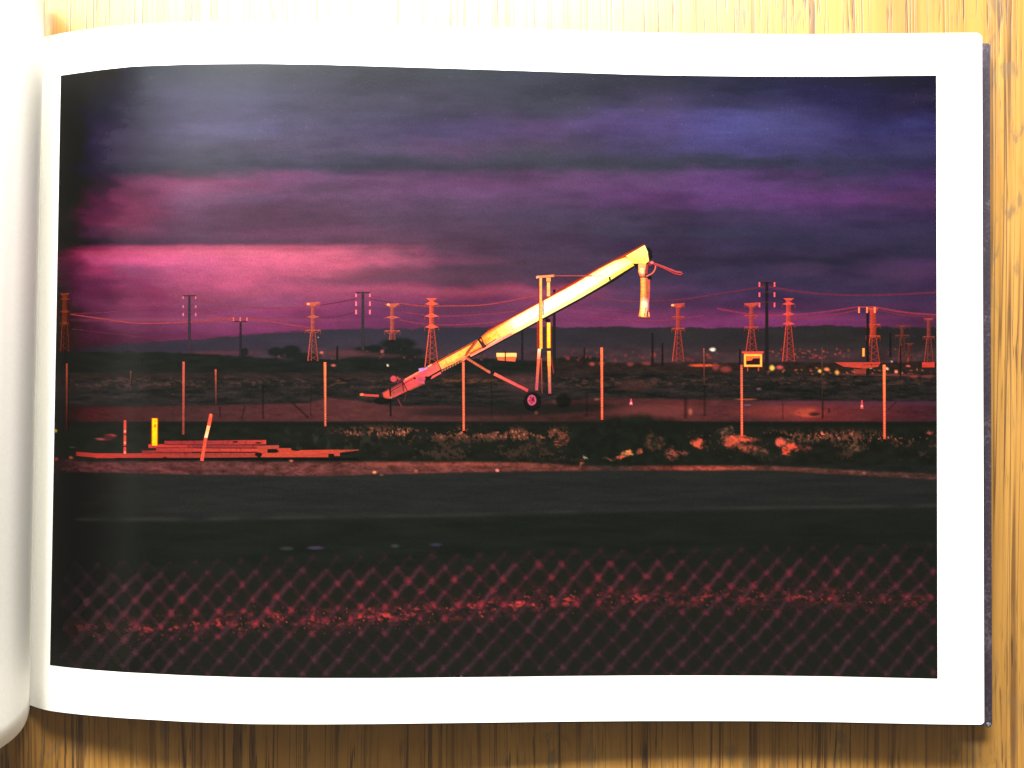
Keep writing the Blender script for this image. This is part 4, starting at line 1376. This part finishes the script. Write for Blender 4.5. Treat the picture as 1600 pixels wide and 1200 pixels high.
k = Ink(130)
k.line([(1003.5, 412), (1003.5, 419)], 12, (255, 214, 130))
k.ribbon([[(996.5, 413, (240, 130, 70), 0), (998, 413, (255, 220, 130), 1), (1003, 413, (255, 255, 236), 1), (1008, 413, (255, 220, 130), 1), (1009.5, 413, (226, 80, 60), 0)],
          [(996.5, 425, (240, 130, 70), 0), (998, 425, (255, 200, 110), 1), (1003, 425, (255, 250, 210), 1), (1007.5, 425, (250, 170, 110), 1), (1009, 425, (226, 80, 60), 0)],
          [(999, 433, (220, 70, 60), 0), (1000.5, 433, (236, 96, 66), 1), (1004, 433, (240, 120, 80), 1), (1007, 433, (226, 84, 70), 1), (1008.5, 433, (200, 60, 60), 0)]])
k.ribbon([[(1000, 434, (230, 120, 50), 0), (1001.2, 434, (255, 190, 84), 1), (1005, 434, (255, 226, 120), 1), (1010, 434, (226, 112, 80), 1), (1015, 436, (230, 90, 84), 1), (1016, 436, (220, 80, 80), 0)],
          [(1000.3, 450, (230, 120, 50), 0), (1001.6, 450, (255, 196, 70), 1), (1006, 450, (255, 216, 110), 1), (1010, 450, (214, 110, 70), 1), (1015, 450, (240, 110, 96), 1), (1016.2, 450, (220, 80, 80), 0)],
          [(1000.0, 464, (230, 120, 50), 0), (1001.2, 464, (250, 170, 66), 1), (1005, 464, (255, 210, 110), 1), (1010, 464, (226, 110, 70), 1), (1014.6, 464, (226, 90, 90), 1), (1015.8, 464, (220, 80, 80), 0)],
          [(999.6, 474, (230, 120, 50), 0), (1000.8, 474, (255, 226, 130), 1), (1005, 474, (255, 255, 236), 1), (1009, 474, (255, 250, 226), 1), (1013, 474, (240, 140, 170), 1), (1015, 474, (220, 80, 80), 0)],
          [(998.6, 486, (230, 110, 40), 0), (1000, 486, (255, 216, 100), 1), (1005, 486, (255, 252, 190), 1), (1009.5, 486, (255, 214, 160), 1), (1013, 486, (226, 90, 110), 1), (1015, 486, (220, 80, 80), 0)],
          [(996.2, 494.5, (230, 90, 40), 0), (998, 494.5, (250, 160, 80), 1), (1004, 495, (255, 246, 150), 1), (1010, 495.4, (240, 140, 84), 1), (1014.8, 494.5, (240, 130, 96), 1), (1016.4, 494.5, (226, 80, 70), 0)]])
k.line([(997.5, 495), (1008, 496.5), (1016, 495)], 1.6, (226, 96, 60), 0.9)
k.line([(1008, 481), (1007, 494)], 1.0, (180, 70, 50), 0.7)
k.line([(1011.5, 486), (1012, 495)], 1.6, (120, 40, 50), 0.8)
k.line([(1013.5, 488), (1014, 495)], 1.4, (255, 230, 170), 0.9)
k.poly([(1010, 431), (1017, 428), (1018, 436), (1013, 437)], (34, 30, 34))
k.line([(1011.5, 413), (1009.5, 428)], 3.6, (200, 76, 76), 0.9)
k.line([tuple(v) for v in catmull([(1024, 413), (1023.5, 420), (1019, 427), (1009.5, 432)], 5)], 2.2, (244, 126, 104))
k.build('loading_spout', 'flared yellow spout hanging from the conveyor head')
k = Ink(142)
k.line([(1012, 409.5), (1020, 411), (1036, 416.5), (1056, 424.5), (1065, 426)], 2.4, (230, 96, 96))
k.line([(1020, 412), (1038, 419.5), (1054, 427.5), (1063, 429.5), (1066.5, 427)], 2.2, (214, 72, 80))
k.blob(1018.5, 410.5, 2.6, 2.4, (255, 150, 136))
k.line([(1013, 412), (1017, 415)], 3.4, (196, 60, 66))
k.build('pull_handle', 'thin red looped handle at the conveyor head')

# --- fence posts across the middle ground
for i, (x, y0, y1, w, c, c2, a2, lab) in enumerate([
    (105, 568, 674, 2.8, (206, 88, 66), (90, 40, 36), 0.4, 'dim red post near the left edge of the print'),
    (205, 580, 602, 2.0, (130, 78, 66), (80, 60, 50), 0.3, 'faint short post above the red striped stake'),
    (287.3, 565, 679, 3.6, (226, 100, 80), (200, 86, 74), 0.5, 'red post left of the leaning stake'),
    (337.3, 577, 632, 2.8, (206, 92, 74), (120, 70, 60), 0.3, 'short fading post right of the leaning stake'),
    (508, 566, 666, 3.8, (255, 140, 84), (220, 96, 76), 0.8, 'orange post left of the conveyor foot'),
    (724, 565, 673, 3.8, (246, 124, 86), (240, 100, 72), 1.0, 'orange post under the middle of the conveyor'),
    (940, 543, 656, 3.8, (255, 132, 84), (240, 100, 72), 1.0, 'orange post right of the conveyor wheel'),
    (1158.3, 570, 682, 3.8, (232, 100, 80), (246, 104, 76), 1.0, 'orange post under the framed sign'),
    (1381, 570, 686, 4.2, (255, 150, 90), (240, 92, 66), 1.0, 'orange post at right below the red building'),
    (1099.5, 544, 602, 1.8, (196, 92, 84), (110, 60, 54), 0.4, 'thin faint post right of the spout'),
    (1284, 543, 654, 1.8, (110, 76, 66), (44, 40, 38), 0.8, 'thin dark post between two orange posts'),
]):
    k = Ink(150)
    k.line([(x, y0), (x + (0.6 if x > 300 else -0.4), y1)], w, c, 1.0, 0.9, w2=w * 0.9, col2=c2, a2=a2)
    if w > 3 and x > 400:
        y = y0 + 5
        rr = random.Random(i)
        while y < y1 - 3:
            k.line([(x + 0.5, y), (x + 1.0, y + 1.4)], 1.2, (255, 190, 130), 0.75, 0.5)
            y += rr.uniform(3.4, 4.6)
    k.build('fence_post', lab)

# dim stays and posts of the same fence
k = Ink(55)
for p0, p1, w, a in [((343.5, 634), (344, 652), 2.2, 0.7), ((383, 634), (377.5, 654), 1.8, 0.7), ((411, 600), (411, 654), 3.0, 0.7), ((456, 628), (482, 653), 2.6, 0.8), ((485.5, 600), (485.5, 650), 1.6, 0.5),
                     ((768, 596), (768, 655), 2.0, 0.5), ((917, 610), (917, 652), 2.0, 0.5), ((1071, 622), (1071, 654), 5.0, 0.55), ((1101, 602), (1101, 650), 3.6, 0.55), ((1223, 630), (1223, 656), 2.0, 0.55), ((1285.5, 610), (1286, 652), 2.2, 0.7),
                     ((1295, 638), (1295, 645), 2.4, 0.8), ((1400, 628), (1388, 640), 1.8, 0.6), ((222, 556), (222, 570), 1.2, 0.4), ((279, 558), (279, 572), 1.4, 0.4)]:
    k.line([p0, p1], w, (38, 39, 37), a * 0.6, 1.8)
k.build('fence_stays', 'dim dark stays of the far fence')['kind'] = 'stuff'

# --- small cones
for (x, y, h_, c, lab) in [(986, 628, 10, (226, 84, 112), 'pink cone right of the wheel'), (1346.5, 632, 13, (236, 84, 84), 'pink cone left of the rightmost orange post')]:
    k = Ink(60)
    k.poly([(x - 1.0, y - h_ / 2), (x + 1.0, y - h_ / 2), (x + 2.6, y + h_ / 2), (x - 2.8, y + h_ / 2)], c)
    k.blob(x, y + h_ * 0.2, 1.9, 1.8, (255, 190, 190), 0.9)
    k.build('traffic_cone', lab)

# --- stacked timbers and stakes in the near ground
k = Ink(5)
RT = (206, 72, 62)
SEG = [
    # (x0, y0, x1, y1, w, col, col2)
    (119, 709.0, 160, 712.5, 6.5, (176, 56, 50), (226, 70, 60)), (150, 712.0, 300, 712.0, 7.5, (214, 66, 58), (176, 66, 60)), (298, 712.0, 402, 710.5, 7.5, (176, 68, 60), (190, 70, 60)),
    (222, 706.5, 300, 705.0, 5.0, (150, 54, 52), (196, 68, 62)), (244, 702.6, 402, 702.6, 6.2, (190, 66, 62), (232, 82, 66)), (232, 697.0, 300, 697.0, 5.8, (226, 72, 64), (206, 68, 62)), (300, 697.5, 404, 698.5, 5.4, (150, 60, 62), (176, 66, 64)),
    (257, 692.0, 322, 691.5, 6.0, (180, 60, 60), (170, 60, 62)), (322, 691.8, 416, 690.8, 6.6, (176, 62, 64), (220, 76, 64)),
    (402, 699.0, 436, 698.5, 5.6, (196, 74, 66), (206, 84, 72)), (402, 705.5, 418, 705.5, 8.0, (220, 80, 62), (216, 80, 62)), (433, 704.5, 455, 704.5, 8.5, (216, 80, 62), (220, 84, 66)),
    (408, 711.0, 513, 711.0, 6.8, (226, 84, 64), (216, 78, 60)), (438, 707.0, 530, 705.6, 6.2, (226, 82, 62), (222, 84, 66)), (528, 705.2, 561, 703.0, 4.6, (216, 84, 66), (160, 74, 62)), (520, 708.5, 531, 708.5, 8.0, (214, 76, 60), (222, 86, 72)),
]
for (x0, y0, x1, y1, w, c, c2) in SEG:
    c, c2 = tuple(v * 0.93 for v in c), tuple(v * 0.93 for v in c2)
    k.line([(x0, y0), (x1, y1)], w, c, 1.0, 0.8, col2=c2, w2=(1.6 if x1 == 561 else w))
for (x0, x1, y) in [(244, 402, 699.6), (257, 402, 694.8), (240, 402, 706.8)]:
    k.line([(x0, y), (x1, y + 0.4)], 0.9, (110, 42, 44), 0.8, 0.7)
rr = random.Random(3)
for i in range(26):
    x = rr.uniform(262, 400)
    y = rr.choice([689, 695, 700, 706])
    k.line([(x, y), (x, y + 5)], 0.9, (110, 44, 46), 0.7, 0.6)
for (cx, cy, rx, ry) in [(427, 704.8, 9, 2.6), (404, 710.0, 6, 3.2), (368, 690.4, 4, 1.3), (404, 692.0, 5, 1.2), (519, 711.5, 3.6, 2.6), (258, 714.5, 3, 1), (463, 703.2, 6, 1.2), (540, 708.8, 7, 1.8)]:
    k.blob(cx, cy, rx, ry, (38, 34, 32), 0.96, 0.2)
k.line([(180, 717), (560, 717)], 3.0, (30, 33, 31), 0.8, 2.0)
k.build('timber_stack', 'red lit stack of flat timbers')

k = Ink(40)
k.line([(195.6, 656.5), (195.2, 709)], 4.2, (226, 78, 64), 1, 0.8)
for y in (674, 692, 707):
    k.line([(195.4, y - 2), (195.4, y + 1.6)], 3.0, (255, 160, 130), 0.9)
for y in (678.5, 697.5):
    k.line([(193, y), (198, y)], 1.6, (40, 34, 30), 0.9)
k.build('striped_stake', 'thin upright red stake with pale bands')
k = Ink(40)
k.line([(242, 653), (241.6, 696.5)], 10.4, (220, 90, 24), 0.95, 1.2)
k.line([(242, 654), (241.7, 696)], 7.6, (255, 226, 22), 1, 0.8)
k.line([(242.6, 663), (242.4, 668)], 2.0, (120, 96, 16), 0.9)
k.blob(242.4, 658.5, 0.9, 0.9, (110, 90, 20))
k.build('yellow_marker_post', 'bright yellow marker post on the timbers')
k = Ink(40)
k.line([(330, 647.5), (326, 667)], 5.6, (240, 92, 70), 1, 0.9)
k.line([(330, 646.5), (328.8, 653)], 3.2, (244, 120, 84), 1, 0.8)
k.line([(326.3, 665), (321.5, 685)], 4.8, (255, 210, 120), 1, 0.9, col2=(255, 236, 190))
k.line([(321.6, 684), (315.5, 720)], 5.4, (232, 88, 66), 1, 0.9, col2=(240, 96, 72))
k.build('leaning_stake', 'red stake with a pale band leaning to the right')

# --- out-of-focus wire mesh fence along the bottom
k = Ink(2)
SPX, SPY = 37.15, 19.9
rr = random.Random(12)


def knot_pos(r_, c_):
    x = 86 + c_ * SPX + (SPX / 2 if r_ % 2 else 0) + 14.2
    # rows climb gently to the right
    y = 893 + r_ * SPY - 0.0262 * (x - 435) + 0.000006 * (x - 435) ** 2
    q5 = random.Random(r_ * 977 + c_ * 31)
    x += q5.uniform(-1.6, 1.6)
    g = math.sin(x * 0.013 + r_) * 1.2 + q5.uniform(-1.3, 1.3)
    return x + math.sin(r_ * 1.7 + x * 0.004) * 1.5, y + g


lo1, lo2, lo3 = k.lift + 2e-6, k.lift + 4e-6, k.lift + 6e-6


def band_gain(x, y):
    yb_ = float(np.interp(x, [86, 300, 420, 650, 850, 1250, 1464], [985, 975, 968, 958, 938, 932, 945]))
    g = math.exp(-((y - yb_) / 26.0) ** 2) * 0.9
    g += 0.55 * math.exp(-((y - (yb_ - 45)) / 20.0) ** 2)
    g *= float(np.interp(x, [86, 140, 260, 450, 900, 1150, 1464], [0.0, 0.35, 0.8, 1.0, 1.0, 0.7, 0.55]))
    return g


def bottom_at(x):
    return float(np.interp(x, TX, TB))


for r_ in range(-1, 12):
    for c_ in range(-1, 39):
        x, y = knot_pos(r_, c_)
        jx = random.Random(r_ * 91 + c_)
        if x < 92 or x > 1462 or y > bottom_at(x) + 7:
            continue
        edge = float(np.interp(x, [86, 110, 200], [0.25, 0.5, 1.0]))
        topf = 1.0 if r_ > 0 else (0.8 if r_ == 0 else 0.30)
        g = band_gain(x, y)
        jit = rr.uniform(0.75, 1.2)
        base = (67 + 24 * g, 53 + 1 * g, 57 + 4 * g)
        for sgn, al, w, lf_ in ((1, 0.74, 7.0, lo1), (-1, 0.36, 5.5, lo2)):
            c2 = c_ + (1 if r_ % 2 else 0) - (0 if sgn > 0 else 1)
            x2, y2 = knot_pos(r_ - 1, c2)
            if r_ == -1 or x2 < 90 or x2 > 1463:
                continue
            if r_ == 0:
                al *= 0.4
            k.lift = lf_
            mx, my = (x + x2) / 2, (y + y2) / 2
            k.line([(x, y), (x + (x2 - x) * 0.3 + sgn * 0.5, y + (y2 - y) * 0.3 + 0.6), (mx, my), (x + (x2 - x) * 0.7 - sgn * 0.5, y + (y2 - y) * 0.7 - 0.6), (x2, y2)], w * rr.uniform(0.8, 1.1), base, al * edge * jit * rr.uniform(0.65, 1.05), 6.5, lift=False)
        k.lift = lo3
        kc = (86 + 78 * g * jit, 57 + 3 * g, 64 + 6 * g)
        k.blob(x, y, 4.2 * jit, 4.6 * jit, kc, min(1, 0.74 * edge * topf * jit), 0.9, 10, 0.7, lift=False, seed=r_ * 50 + c_)
k.build('chain_link_fence', 'blurred red lit chain-link mesh across the foot of the print')
